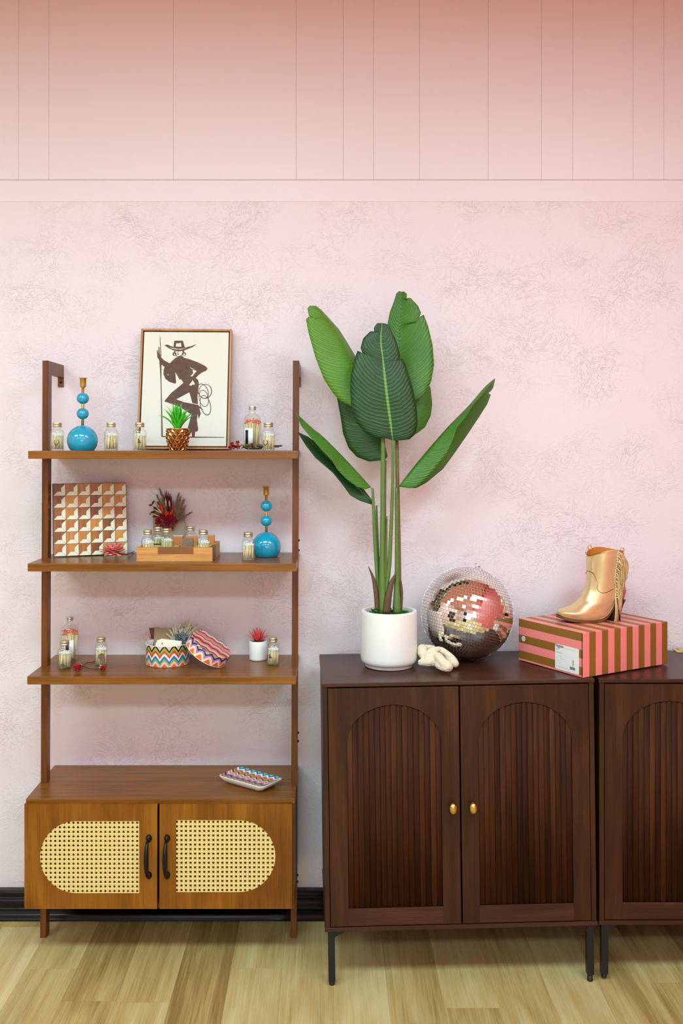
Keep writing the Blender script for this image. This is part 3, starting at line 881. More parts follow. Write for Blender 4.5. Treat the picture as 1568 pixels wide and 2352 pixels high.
for j, st, sx, sz in todo:
    if not st: continue
    P = Matrix.Translation((sx, -0.02015, sz)) @ FRONT
    if st == 'horse': me, m_ = flat_me(horseshoe_me(), 0.0002, P), M['sticker_brown']
    elif st == 'boot': me, m_ = flat_me(boot_outline(), 0.0002, P @ Matrix.Scale(1, 4)), M['sticker_brown']
    elif st == 'boot2': me, m_ = flat_me(boot_outline(), 0.0002, P), M['sticker_brown']
    elif st == 'cactus':
        ol = cactus_outline() + [[(x - 0.0118, y * 0.55 - 0.003) for x, y in [(-0.0014, -0.008), (0.0014, -0.008), (0.0024, 0.001), (0.0, 0.007), (-0.0024, 0.001)]], [(x + 0.0112, y * 0.5 - 0.003) for x, y in [(-0.0014, -0.008), (0.0014, -0.008), (0.0024, 0.001), (0.0, 0.007), (-0.0024, 0.001)]]]
        me, m_ = flat_me(ol, 0.0002, P), M['sticker_green']
    elif st == 'disc':
        pts = [((0.0105 + 0.0006 * math.cos(9 * a)) * math.cos(a), (0.0105 + 0.0006 * math.cos(9 * a)) * math.sin(a)) for a in [2 * math.pi * i / 54 for i in range(54)]]
        me, m_ = flat_me([pts], 0.0002, P), M['sticker_taupe']
    else:
        me, m_ = flat_me([[(-0.015, -0.014), (0.015, -0.014), (0.015, 0.014), (-0.015, 0.014)]], 0.0002, P), M['ink']
    link('printed_mark', me, m_, j)

# ------------------------------------------------------------------ tall match bottles
def match_bottle():
    t = thing('match_bottle', 'x', 'bottle')
    bm = bmesh.new()
    R = 0.0288
    prof = [(R * 0.8, 0.001), (R * 0.96, 0.0018), (R, 0.006), (R, 0.090), (R * 0.985, 0.096), (R * 0.92, 0.103), (R * 0.80, 0.110), (R * 0.62, 0.1155), (R * 0.43, 0.1185), (R * 0.385, 0.1205), (R * 0.37, 0.132)]
    lathe(bm, prof, 40, cap1=False)
    link('glass_body', bm_mesh(bm), M['glass'], t, smooth=True)
    bm = bmesh.new()
    lathe(bm, [(0.0118, 0.131), (0.0124, 0.1316), (0.0124, 0.1345), (0.0116, 0.1352), (0.0116, 0.1362), (0.0124, 0.137), (0.0124, 0.1425), (0.0115, 0.1433)], 32)
    link('lid', bm_mesh(bm), M['silver_lid'], t, label='silver screw lid')
    bm = bmesh.new()
    rnd = random.Random(9)
    for i in range(95):
        a = rnd.random() * 2 * math.pi; r = 0.0262 * math.sqrt(rnd.random())
        tp = Vector((r * math.cos(a), r * math.sin(a), 0.0975 + rnd.uniform(-0.004, 0.005) - 3.5 * r * r * 3))
        b_ = Vector((tp.x * 0.62 + rnd.uniform(-0.004, 0.004), tp.y * 0.62 + rnd.uniform(-0.004, 0.004), 0.003))
        tube(bm, [b_, tp], 0.0013, 4)
        sphere(bm, tp, 0.0023, 6, 4, (1, 1, 1.6), mi=1)
    link('matchsticks', bm_mesh(bm), [M['match'], M['salmon_head']], t, kind='stuff')
    def band(name, a0, a1, z0, z1, rr, mat):
        bm = bmesh.new()
        n = 14
        ri = [[Vector((r_ * math.sin(a), -r_ * math.cos(a), z)) for r_, z in ((rr, z0), (rr, z1), (rr + 0.0003, z1), (rr + 0.0003, z0))] for a in [math.radians(a0 + (a1 - a0) * i / n) for i in range(n + 1)]]
        loft(bm, ri)
        return link(name, bm_mesh(bm), mat, t)
    lb = band('paper_label', -58, 8, 0.012, 0.072, R + 0.0002, M['paper'])
    k = band('black_bar', -45, -23, 0.020, 0.066, R + 0.0006, M['ink'])
    k.parent = lb
    return t
B1 = match_bottle()
B2 = copy_tree(B1)
p = PX(579.5, 1000, 3.065); B1.location = (p.x, 3.065, Z1 + 0.0002)
B1['label'] = 'tall glass bottle of salmon tipped matches behind dried roses on the top board'
p = PX(160, 1000, 3.120); B2.location = (p.x, 3.120, Z3 + 0.0002); B2.rotation_euler = (0, 0, math.radians(34))
B2['label'] = 'tall glass bottle of orange tipped matches behind the cactus print jar'
for o in (B1, B2): o['group'] = 'tall match bottles'

# ------------------------------------------------------------------ turquoise candle holders
def candle_holder():
    t = thing('candle_holder', 'x', 'candle holder')
    R = 0.0478
    zc = 0.0325
    bm = bmesh.new()
    sphere(bm, (0, 0, zc), R, 48, 28, zmin=-zc + 0.0008)
    link('base_ball', bm_mesh(bm), M['teal'], t, smooth=True)
    for z in (0.1165, 0.1645):
        bm = bmesh.new(); sphere(bm, (0, 0, z), 0.0192, 32, 18, (1, 1, 0.94))
        link('small_ball', bm_mesh(bm), M['teal'], t, smooth=True)
    bm = bmesh.new(); lathe(bm, [(0.0046, 0.076), (0.0046, 0.202)], 20)
    link('stem', bm_mesh(bm), M['brass'], t, smooth=True)
    bm = bmesh.new()
    lathe(bm, [(0.0050, 0.1985), (0.0085, 0.2000), (0.0100, 0.2025), (0.0102, 0.2275), (0.0132, 0.2282), (0.0132, 0.2292), (0.0094, 0.2292), (0.0090, 0.212), (0.002, 0.2118)], 32)
    link('candle_cup', bm_mesh(bm), M['brass'], t)
    return t
C1 = candle_holder()
C2 = copy_tree(C1)
p = PX(189, 1000, 2.972); C1.location = (p.x, 2.972, Z1); C1.rotation_euler = (0, math.radians(0.6), 0)
C1['label'] = 'turquoise ball candle holder on the top board near the left post'
p = PX(611.5, 1200, 3.085); C2.location = (p.x, 3.085, Z2)
C2['label'] = 'turquoise ball candle holder on the second board near the right post'
for o in (C1, C2): o['group'] = 'turquoise candle holders'

# ------------------------------------------------------------------ framed ink drawing
pic = thing('framed_picture', 'gilt framed brown ink drawing of a figure in a wide hat, on top board', 'picture', rot=(-math.radians(9.5), math.radians(0.35), 0))
pl = PX(420.8, 1000, 3.118); pic.location = (pl.x, 3.118, Z1 + 0.003)
PWI, PHI = 0.3045, 0.409
for nm, (x0, x1, z0, z1) in (('side', (-PWI / 2, -PWI / 2 + 0.0065, 0, PHI)), ('side', (PWI / 2 - 0.0065, PWI / 2, 0, PHI)),
                             ('rail', (-PWI / 2 + 0.0065, PWI / 2 - 0.0065, 0, 0.0065)), ('rail', (-PWI / 2 + 0.0065, PWI / 2 - 0.0065, PHI - 0.0065, PHI))):
    link('frame_' + nm, box_me(x0, x1, -0.012, 0.010, z0, z1), M['frame_gold'], pic, bevel=0.0006)
link('backing', box_me(-PWI / 2 + 0.006, PWI / 2 - 0.006, 0.002, 0.008, 0.006, PHI - 0.006), M['ink'], pic)
cw0, cw1, ch0, ch1 = -PWI / 2 + 0.0105, PWI / 2 - 0.0105, 0.0105, PHI - 0.0105
canvas = link('canvas', box_me(cw0, cw1, -0.0095, 0.003, ch0, ch1), M['canvas'], pic, bevel=0.0008)
def AC(pts):
    out = []
    for cx_, cy_ in pts:
        t = (cy_ - 50) / 1990.0
        l = 45 - 38 * t; r = 1530 - 30 * t
        out.append((cw0 + (cx_ - l) / (r - l) * (cw1 - cw0), ch1 - t * (ch1 - ch0)))
    return out
def ell(cx_, cy_, rx, ry, rot=0, n=30, rev=False):
    p = []
    for i in range(n):
        a = 2 * math.pi * i / n
        x, y = rx * math.cos(a), ry * math.sin(a)
        c, s = math.cos(rot), math.sin(rot)
        p.append((cx_ + x * c - y * s, cy_ + x * s + y * c))
    return p[::-1] if rev else p
art = [
    [[(318, 110), (330, 170), (352, 480), (338, 480), (322, 220)]],
    [[(314, 545), (357, 590), (360, 900), (372, 1200), (388, 1550), (402, 1860), (375, 1882), (366, 1500), (348, 980), (330, 700)]],
    [[(375, 1868), (900, 1878), (1470, 1884), (1470, 1894), (900, 1898), (375, 1888)]],
    [[(400, 285), (450, 275), (560, 318), (575, 205), (725, 203), (762, 325), (870, 300), (965, 265), (900, 315), (800, 355), (720, 385), (640, 395), (560, 375), (480, 340)], [(610, 248), (600, 310), (700, 312), (690, 238), (650, 252)], [(470, 318), (560, 352), (690, 362), (820, 325), (760, 338), (660, 350), (565, 338)]],
    [[(570, 385), (600, 388), (597, 430), (625, 474), (655, 480), (700, 462), (718, 425), (722, 385), (757, 375), (745, 405), (725, 450), (700, 480), (650, 492), (610, 480), (580, 430)]],
    [[(625, 415), (652, 390), (648, 404), (632, 420)], ], [[(618, 438), (640, 432), (668, 438), (645, 454)]],
    [ell(580, 442, 34, 34), ell(585, 445, 18, 20, 0, 20, True)], [ell(752, 440, 32, 32), ell(750, 446, 15, 19, 0, 20, True)],
    [[(600, 508), (640, 492), (725, 476), (745, 505), (850, 532), (1000, 588), (1120, 648), (1165, 690), (1145, 728), (1060, 770), (1005, 812), (960, 858), (1000, 895), (1015, 950), (1008, 1050), (995, 1180), (1002, 1318), (905, 1300), (880, 1200), (850, 1112), (740, 1172), (625, 1236), (760, 1285), (1005, 1330), (1112, 1425), (1030, 1385), (1056, 1480), (1020, 1575), (1000, 1480), (990, 1600), (1015, 1750), (1000, 1792), (962, 1792), (955, 1890), (910, 1890), (900, 1800), (850, 1872), (818, 1782), (892, 1500), (800, 1440), (690, 1368), (560, 1322), (415, 1272), (530, 1130), (640, 1038), (745, 948), (710, 892), (672, 884), (640, 825), (600, 755), (617, 950), (600, 962), (500, 932), (430, 880), (395, 800), (396, 720), (412, 670), (360, 632), (320, 560), (282, 500), (270, 375), (284, 372), (300, 440), (298, 315), (314, 318), (326, 440), (352, 505), (400, 552), (500, 606), (560, 545)],
     [(900, 712), (975, 735), (900, 835), (862, 832), (912, 780)], [(845, 985), (862, 960), (885, 930), (905, 895), (945, 960), (930, 985), (905, 975), (880, 1000)], [(460, 815), (475, 790), (488, 812)], [(860, 660), (885, 690), (960, 712), (900, 706), (868, 690)]],
    [ell(1128, 1095, 118, 130, 0.2), ell(1126, 1093, 106, 118, 0.2, 30, True)],
    [ell(1085, 1090, 92, 140, -0.45), ell(1085, 1090, 80, 128, -0.45, 30, True)],
    [ell(1135, 1335, 92, 180, -0.25), ell(1134, 1333, 80, 168, -0.25, 30, True)],
    [ell(1105, 1215, 84, 150, -0.2), ell(1105, 1215, 74, 139, -0.2, 30, True)],
]
for k, polys in enumerate(art):
    me = flat_me([AC(p) for p in polys], 0.0002, Matrix.Translation((0, -0.0097 - 0.00003 * k, 0)) @ FRONT)
    if k == 0: base_me = bmesh.new()
    base_me.from_mesh(me); bpy.data.meshes.remove(me)
me = bpy.data.meshes.new('m'); base_me.to_mesh(me); base_me.free()
link('ink_drawing', me, M['wash'], canvas, label='brown brush drawing of a standing figure with hat and rope')

# ------------------------------------------------------------------ grassy plant in a faceted gold pot
gp = thing('potted_grass', 'bright green spiky grass in a faceted copper gold pot before the picture', 'plant')
p = PX(408, 1000, 2.982); gp.location = (p.x, 2.982, Z1 + 0.0003)
bm = bmesh.new()
prof = [(0.0240, 0.0), (0.0285, 0.010), (0.0318, 0.022), (0.0345, 0.034), (0.0355, 0.046), (0.0350, 0.057), (0.0352, 0.0665)]
nseg = 13
rows = []
for i, (r, z) in enumerate(prof):
    off = (i % 2) * 0.5
    rows.append([bm.verts.new((r * math.cos(2 * math.pi * (j + off) / nseg), r * math.sin(2 * math.pi * (j + off) / nseg), z)) for j in range(nseg)])
for i in range(len(rows) - 1):
    for j in range(nseg):
        k = (j + 1) % nseg
        A, B = rows[i], rows[i + 1]
        tri = [(A[j], A[k], B[j]), (A[k], B[k], B[j])] if i % 2 == 0 else [(A[j], B[k], B[j]), (A[j], A[k], B[k])]
        for tr in tri:
            c = (tr[0].co + tr[1].co + tr[2].co) / 3
            n_ = Vector((c.x, c.y, 0)).normalized()
            cv = bm.verts.new(c + n_ * 0.0034)
            for q in range(3): bm.faces.new((tr[q], tr[(q + 1) % 3], cv))
bm.faces.new(rows[0][::-1])
lathe(bm, [(0.0355, 0.0660), (0.0362, 0.0668), (0.0362, 0.0700), (0.0330, 0.0702), (0.0318, 0.060), (0.002, 0.0595)], 26, cap0=False)
link('faceted_pot', bm_mesh(bm), M['gold_pot'], gp)
rnd = random.Random(3)
for i in range(34):
    a = 2 * math.pi * (i * 0.381966); sp_ = 0.15 + 0.85 * (i / 33)
    ln = (0.106 - 0.026 * sp_) * rnd.uniform(0.86, 1.08)
    dirv = Vector((math.cos(a), math.sin(a), 0))
    bm = bmesh.new(); pts = []; n = 9
    rings = []
    for q in range(n + 1):
        t = q / n
        out_ = 0.007 * sp_ + sp_ * ln * 0.72 * (t ** 1.25)
        up_ = ln * t * (1 - 0.42 * sp_ * t)
        c = dirv * out_ + Vector((0, 0, 0.061 + up_))
        w = 0.0084 * (1 - t ** 1.6) * (0.7 + 0.5 * min(t * 4, 1)) + 0.0002
        sd = Vector((-dirv.y, dirv.x, 0))
        nn = (dirv * -0.6 + Vector((0, 0, 0.6))).normalized()
        rings.append([c - sd * w + nn * w * 0.35, c - nn * 0.0005, c + sd * w + nn * w * 0.35, c + nn * 0.0005])
    loft(bm, rings)
    link('leaf', bm_mesh(bm), M['bright_leaf'], gp)

# ------------------------------------------------------------------ dried flower helpers
def petal_ball(bm, c, r, n, rnd, w=0.55, mi=0, up=None, curl=0.5):
    """overlapping cupped petals around a centre"""
    c = Vector(c)
    for i in range(n):
        ph = i * 2.399963; z = 1 - 2 * (i + 0.5) / n
        q = math.sqrt(1 - z * z)
        d = Vector((q * math.cos(ph), q * math.sin(ph), z))
        if up is not None: d = (d + Vector(up) * 0.6).normalized()
        ref = Vector((0, 0, 1)) if abs(d.z) < 0.9 else Vector((1, 0, 0))
        s = d.cross(ref).normalized(); u = s.cross(d)
        tw = rnd.uniform(-0.6, 0.6)
        s, u = s * math.cos(tw) + u * math.sin(tw), u * math.cos(tw) - s * math.sin(tw)
        ww = r * w * rnd.uniform(0.8, 1.2); ln = r * rnd.uniform(0.85, 1.1)
        rings = []
        for t, k, o in ((0.2, 0.3, 0), (0.5, 0.9, 0.10), (0.8, 1.0, 0.22), (1.0, 0.5, 0.30)):
            b_ = c + d * ln * t + u * ln * o * curl
            rings.append([b_ - s * ww * k + d * ww * 0.25 * k, b_ - d * 0.0006, b_ + s * ww * k + d * ww * 0.25 * k, b_ + d * 0.0006])
        loft(bm, rings, mi=mi)

def blade(bm, a, b, w, sag=0.0, mi=0, n=5):
    a, b = Vector(a), Vector(b)
    d = (b - a); s = d.cross(Vector((0, 1, 0))).normalized() if abs(d.normalized().y) < 0.95 else Vector((1, 0, 0))
    nn = s.cross(d).normalized()
    rings = []
    for i in range(n + 1):
        t = i / n
        c = a.lerp(b, t) + Vector((0, 0, -sag * math.sin(math.pi * t)))
        k = max(math.sin(math.pi * min(t * 0.9 + 0.1, 1.0)) , 0.06) * w
        rings.append([c - s * k, c - nn * w * 0.12, c + s * k, c + nn * w * 0.12])
    loft(bm, rings, mi=mi)

def plume(bm, a, b, w, n, rnd, mi=0):
    """a feathery grass head: hairs leaving a bent stalk"""
    a, b = Vector(a), Vector(b)
    tube(bm, [a, b], 0.0006, 4, mi)
    d = (b - a).normalized()
    for i in range(n):
        t = 0.25 + 0.75 * i / n
        c = a.lerp(b, t)
        ph = rnd.random() * 6.283
        o = Vector((math.cos(ph), math.sin(ph) * 0.6, rnd.uniform(-0.3, 0.3)))
        o = (o - d * o.dot(d)).normalized()
        e = c + d * w * rnd.uniform(0.8, 1.6) + o * w * (1.05 - 0.7 * t) * rnd.uniform(0.4, 1)
        tube(bm, [c, c.lerp(e, 0.5) + o * w * 0.12, e], [0.0007, 0.0009, 0.0003], 3, mi)

# dried roses on the top board
dr_ = thing('dried_roses', 'bunch of small dried red roses with olive leaves lying on the top board', 'flowers')
o_ = PX(560, 1030, 3.0); dr_.location = (o_.x, 3.0, Z1)
rnd = random.Random(12)
def T1(px, py, d): return PX(px, py, d) - dr_.location
for k, (px, py, d, r) in enumerate(((529, 1028, 2.945, 0.0070), (533.5, 1020.5, 2.95, 0.0078), (545, 1017.5, 2.96, 0.0075), (546, 1027.5, 2.94, 0.0078), (579, 1022.5, 2.985, 0.0072), (538, 1027, 2.965, 0.0065))):
    bm = bmesh.new(); c = T1(px, py, d); c.z = max(c.z, r * 0.95)
    petal_ball(bm, c, r, 16, rnd, 0.6)
    link('rosebud', bm_mesh(bm), M['red_petal'], dr_)
bm = bmesh.new()
for (px, py, d) in ((540, 1020, 2.94), (553, 1024, 2.95), (555, 1029, 2.94), (548, 1021, 2.955), (585, 1023, 2.98)):
    petal_ball(bm, T1(px, py, d), 0.006, 7, rnd, 0.6)
link('pale_petals', bm_mesh(bm), M['cream_petal'], dr_, kind='stuff')
bm = bmesh.new()
for i in range(26):
    a = T1(rnd.uniform(556, 606), rnd.uniform(1021, 1031), rnd.uniform(2.945, 3.02)); a.z = max(a.z, 0.002)
    b_ = a + Vector((rnd.uniform(-0.022, 0.022), rnd.uniform(-0.01, 0.01), rnd.uniform(-0.003, 0.004))); b_.z = max(b_.z, 0.0012)
    blade(bm, a, b_, 0.0045)
link('leaves', bm_mesh(bm), M['dry_leaf'], dr_, kind='stuff')
bm = bmesh.new()
for (pa, pb) in (((550, 1025, 2.96), (646, 1025, 3.10)), ((556, 1028, 2.955), (640, 1027, 3.06)), ((560, 1026, 2.97), (648, 1023.5, 3.12)), ((575, 1024, 2.985), (605, 1028, 3.02))):
    a, b_ = T1(*pa), T1(*pb); a.z = max(a.z, 0.004); b_.z = max(b_.z, 0.003)
    tube(bm, [a, a.lerp(b_, 0.5) + Vector((0, 0, 0.001)), b_], 0.0015, 6)
link('stems', bm_mesh(bm), M['twig'], dr_)

# ------------------------------------------------------------------ inlaid board on the second shelf
yaw = math.radians(21.5); leanb = math.radians(8.5)
board = thing('inlaid_board', 'square inlay board of wood and cream corner shapes leaning behind a pink flower', 'board', rot=(-leanb, 0, yaw))
bp0 = PZ(123.5, 1280.8, Z2)
board.rotation_mode = 'XYZ'
BS = 0.236
board.location = (bp0.x, bp0.y, Z2 + 0.0036)
link('base_panel', box_me(-0.0008, BS + 0.0008, 0, 0.013, -0.0008, BS + 0.0008), M['board_edge'], board, bevel=0.0006)
cell = BS / 6; g = 0.0004; th = 0.0016
q = cell - 2 * g
A0 = [(0, q), (q, q), (q * 0.66, q * 0.66), (q * 0.66, q * 0.34), (q * 0.34, q * 0.34), (0, 0)]
A1 = [(q, q - 0.0009), (q, 0.0006), (q * 0.67, q * 0.335), (q * 0.67, q * 0.655)]
A2 = [(0.0009, 0), (q - 0.0006, 0), (q * 0.665, q * 0.33), (q * 0.345, q * 0.33)]
mes = [flat_me([a], th, Matrix.Translation((0, -th / 2, 0)) @ FRONT) for a in (A0, A1, A2)]
mes[0].materials.append(M['inlay']); mes[1].materials.append(M['bone']); mes[2].materials.append(M['bone'])
for i in range(6):
    for j in range(6):
        for me, nm in zip(mes, ('wood_inlay', 'cream_inlay', 'cream_inlay')):
            o = bpy.data.objects.new(nm, me); COL.objects.link(o); o.parent = board
            o.location = (i * cell + g, 0, j * cell + g)

# pink preserved flower
pf = thing('pink_flower', 'salmon pink dried flower head lying in front of the inlay board', 'flower')
pp = PZ(261, 1282, Z2); pf.location = (pp.x, pp.y, Z2)
rnd = random.Random(5)
for i in range(58):
    ph = i * 2.399963; z = 1 - 1.55 * (i + 0.5) / 58
    qx = math.sqrt(max(1 - z * z, 0))
    d = Vector((qx * math.cos(ph) * 1.25, qx * math.sin(ph) * 0.8, z * 0.75))
    bm = bmesh.new()
    c = Vector((0, 0, 0.022))
    L_ = rnd.uniform(0.029, 0.037)
    dn = d.normalized(); s = dn.cross(Vector((0, 0, 1)) if abs(dn.z) < 0.9 else Vector((1, 0, 0))).normalized(); u = s.cross(dn)
    rings = []
    for t, k in ((0.15, 0.3), (0.45, 0.8), (0.75, 1.0), (0.95, 0.7), (1.05, 0.2)):
        b_ = c + d * L_ * t; b_.z = max(b_.z, 0.0015)
        w = 0.0115 * k
        rings.append([b_ - s * w + dn * w * 0.5, b_ + u * 0.0012 * k, b_ + s * w + dn * w * 0.5, b_ - u * 0.0012 * k])
    loft(bm, rings)
    link('petal', bm_mesh(bm), M['pink_petal'], pf, smooth=True)
bm = bmesh.new()
e = PZ(309, 1268.5, Z2) - pf.location
tube(bm, [Vector((0.02, 0.01, 0.016)), Vector((0.04, 0.03, 0.010)), Vector((e.x, e.y - 0.01, 0.004))], 0.0013, 6)
tube(bm, [Vector((0.04, 0.03, 0.010)), Vector((e.x + 0.004, e.y - 0.03, 0.002))], 0.001, 6)
link('stem', bm_mesh(bm), M['stub'], pf)

# ------------------------------------------------------------------ wooden tray of match jars
tx0, tx1, ty0, ty1, thh = -0.5965, -0.3600, 2.953, 3.158, 0.0435
tray = thing('wooden_tray', 'patchwork wooden tray with dividers holding match jars and matchboxes', 'tray', ((tx0 + tx1) / 2, ty0, Z2))
fz = thh * 0.52
pieces = [(tx0, tx0 + 0.066, fz, thh, 'crate_light'), (tx0 + 0.066, tx0 + 0.178, fz, thh, 'crate_dark'), (tx0 + 0.178, tx1, fz, thh, 'crate_light'), (tx0, tx0 + 0.118, 0.0, fz, 'crate_light'), (tx0 + 0.118, tx1, 0.0, fz, 'crate_light')]
for x0, x1, z0, z1, m_ in pieces:
    link('front_block', box_me(x0, x1, ty0, ty0 + 0.011, Z2 + z0 + 0.0002, Z2 + z1), M[m_], tray, world=True)
for x0, x1 in ((tx0, tx0 + 0.010), (tx1 - 0.010, tx1)):
    for q, (y0, y1) in enumerate(((ty0 + 0.011, ty0 + 0.09), (ty0 + 0.09, ty1 - 0.010))):
        link('side_block', box_me(x0, x1, y0, y1, Z2 + 0.0002, Z2 + thh), M[('crate_light', 'crate_dark')[(q + (x0 > -0.5)) % 2]], tray, world=True)
link('back_board', box_me(tx0, tx1, ty1 - 0.010, ty1, Z2 + 0.0002, Z2 + thh), M['crate_light'], tray, world=True)
link('tray_floor', box_me(tx0 + 0.010, tx1 - 0.010, ty0 + 0.011, ty1 - 0.010, Z2 + 0.0004, Z2 + 0.006), M['crate_pale'], tray, world=True)
for a in ((tx0 + 0.0105, tx1 - 0.0105, ty0 + 0.0115, ty0 + 0.016, 0.040), (tx0 + 0.0105, tx1 - 0.0105, ty0 + 0.074, ty0 + 0.079, 0.037), (tx0 + 0.0105, tx1 - 0.0105, ty0 + 0.136, ty0 + 0.141, 0.037)):
    link('divider', box_me(a[0], a[1], a[2], a[3], Z2 + 0.0061, Z2 + a[4]), M['crate_pale'], tray, world=True)
link('divider', box_me(-0.486, -0.481, ty0 + 0.0795, ty0 + 0.1355, Z2 + 0.0061, Z2 + 0.037), M['crate_pale'], tray, world=True)

def matchbox(px0, px1, py_top, d, mat, label, dep=0.014, zb=None, rot=0.0, top=None):
    a, b_ = PX(px0, py_top, d), PX(px1, py_top, d)
    z0 = TRZ + 0.0003
    t = thing('matchbox', label, 'box', ((a.x + b_.x) / 2, d, z0), (0, 0, rot), 'matchboxes in the wooden tray')
    w = (b_.x - a.x) / 2; h = a.z - z0
    link('sleeve', box_me(-w, w, 0, dep, 0, h), M[mat], t, bevel=0.0004)
    link('drawer_end', box_me(-w + 0.0008, w - 0.0008, 0.0009, dep - 0.0009, h, h + 0.0008), M[top or 'paper'], t)
matchbox(396, 419.5, 1231.5, 3.110, 'orange_box', 'orange matchbox with white end standing left of centre in the tray', 0.024)
matchbox(416.5, 443, 1237.5, 3.058, 'grey_box', 'taupe matchbox lying in front in the middle of the tray', 0.012, top='grey_box')
matchbox(426, 453, 1231.8, 3.100, 'orange_box', 'orange matchbox in front of the back right match jar', 0.005, top='orange_box')
matchbox(476.5, 491.5, 1230, 3.105, 'orange_box', 'orange matchbox at the right back corner of the tray', 0.02, top='crate_pale')

# grey card with dried bouquet behind the tray
card = thing('flower_card', 'grey kraft card with red and straw dried flowers, behind the wooden tray', 'card')
ca, cb_ = PX(351.5, 1165.5, 3.188), PX(424, 1165.5, 3.188)
card.location = ((ca.x + cb_.x) / 2, 3.180, Z2 + 0.0006)
hw = (cb_.x - ca.x) / 2
card.rotation_euler = (-math.radians(5), 0, 0)
CHH = ca.z - Z2
link('card_sheet', box_me(-hw, hw, 0.0, 0.0015, 0, CHH), M['grey_kraft'], card)
rnd = random.Random(21)
def CB(px, py, dy=0.0):
    v = PX(px, py, 3.17); return Vector((v.x - card.location.x, -0.012 + dy, v.z - Z2))
root = CB(392, 1205)
bm = bmesh.new()
for (px, py) in ((366, 1127), (369, 1135), (360, 1142), (371, 1150), (364, 1155), (408, 1137), (413, 1144), (420, 1150), (416, 1158), (422, 1166), (436, 1180), (411, 1150)):
    plume(bm, root.lerp(CB(px, py), 0.25), CB(px, py, rnd.uniform(-0.006, 0.004)), 0.008, 70, rnd)
for k in range(26):
    px = rnd.uniform(396, 424); py = rnd.uniform(1150, 1195)
    plume(bm, root.lerp(CB(px, py), 0.4), CB(px, py, rnd.uniform(-0.004, 0.003)), 0.006, 14, rnd)
link('straw_plumes', bm_mesh(bm), M['straw'], card, kind='stuff')
bm = bmesh.new()
for (px, py, dx_) in ((376, 1128, 0), (380, 1126, 0), (385, 1129, 0), (389, 1133, 0), (392, 1140, 0), (374, 1136, 0), (391, 1150, 0), (383, 1140, 0), (378, 1145, 0), (387, 1145, 0)):
    a = root.lerp(CB(px, py), 0.45)
    blade(bm, a, CB(px, py, rnd.uniform(-0.006, 0)), 0.0032)
for (a, b_) in (((352, 1151), (347, 1162)), ((347, 1162), (340, 1161)), ((351, 1165), (362, 1176)), ((349, 1176), (342, 1184)), ((360, 1182), (350, 1190)), ((364, 1178), (352, 1172)), ((356, 1174), (345, 1181)), ((370, 1185), (349, 1188)), ((372, 1172), (358, 1152))):
    blade(bm, CB(*a), CB(b_[0], b_[1], -0.004), 0.0034)
    tube(bm, [root, CB(*a)], 0.0006, 4)
link('maroon_blades', bm_mesh(bm), M['maroon'], card, kind='stuff')
bm = bmesh.new()
for (px, py, tx, ty, w) in ((375, 1180, 366, 1155, 0.006), (383, 1190, 380, 1172, 0.007), (390, 1186, 398, 1170, 0.0075), (372, 1170, 367, 1158, 0.005), (386, 1186, 385, 1176, 0.006)):
    blade(bm, CB(px, py, -0.006), CB(tx, ty, -0.012), w)
link('orange_petals', bm_mesh(bm), M['orange_petal'], card)
bm = bmesh.new()
for i in range(46):
    a = rnd.random() * 6.283; r = math.sqrt(rnd.random())
    px = 382 + 24 * r * math.cos(a); py = 1197 + 18 * r * math.sin(a)
    petal_ball(bm, CB(px, py, rnd.uniform(-0.012, -0.002)), 0.0075, 9, rnd, 0.6)
for (px, py) in ((396, 1212), (397, 1217), (360, 1202), (362, 1206)):
    petal_ball(bm, CB(px, py, -0.006), 0.0055, 8, rnd, 0.5)
link('crimson_petals', bm_mesh(bm), M['crimson'], card, kind='stuff')
bm = bmesh.new()
for (px, py, tx, ty) in ((372, 1180, 358, 1165), (370, 1180, 350, 1170), (374, 1176, 362, 1160), (381, 1165, 379, 1145), (389, 1165, 388, 1150), (368, 1188, 340, 1178)):
    blade(bm, CB(px, py, -0.006), CB(tx, ty, -0.010), 0.003)
link('pale_blades', bm_mesh(bm), M['pale_straw'], card, kind='stuff')

# ------------------------------------------------------------------ chevron box, its lid and what is in it
C = {k: srgb(*v) for k, v in dict(orange=(236, 112, 40), pale=(240, 196, 196), black=(40, 22, 18), lime=(140, 178, 72), red=(228, 58, 28), white=(236, 236, 228),
     blue=(22, 122, 186), navy=(36, 32, 104), lilac=(190, 120, 180), cream=(240, 226, 200), pink=(232, 136, 124), teal=(100, 134, 140), yellow=(236, 210, 60), plum=(96, 60, 92)).items()}
M['chev_box'] = chevron('chevron_box_glaze', [(0.16, C['orange']), (0.30, C['pale']), (0.42, C['lime']), (0.55, C['blue']), (0.68, C['white']), (0.82, C['red']), (0.95, C['lime']), (1.07, C['black']), (1.22, C['pale']), (1.5, C['orange'])], 15, 0.28, 0.1, total=1.5)
M['chev_lid_side'] = chevron('chevron_lid_side', [(0.30, C['orange']), (0.55, C['cream']), (0.78, C['lilac']), (1.02, C['navy']), (1.25, C['lime']), (1.38, C['orange']), (1.6, C['pink'])], 15, 0.42, 0.1, total=1.6)
M['chev_lid_top'] = chevron('chevron_lid_top', [(0.08, C['navy']), (0.14, C['pink']), (0.18, C['black']), (0.26, C['pale']), (0.31, C['pink']), (0.36, C['red']), (0.40, C['black']), (0.47, C['pink']), (0.51, C['white']), (0.55, C['red']),
    (0.59, C['teal']), (0.69, C['pink']), (0.75, C['red']), (0.78, C['black']), (0.88, C['pale']), (0.95, C['teal']), (1.2, C['pink'])], 4.5, 0.055, 0.1, total=1.2)
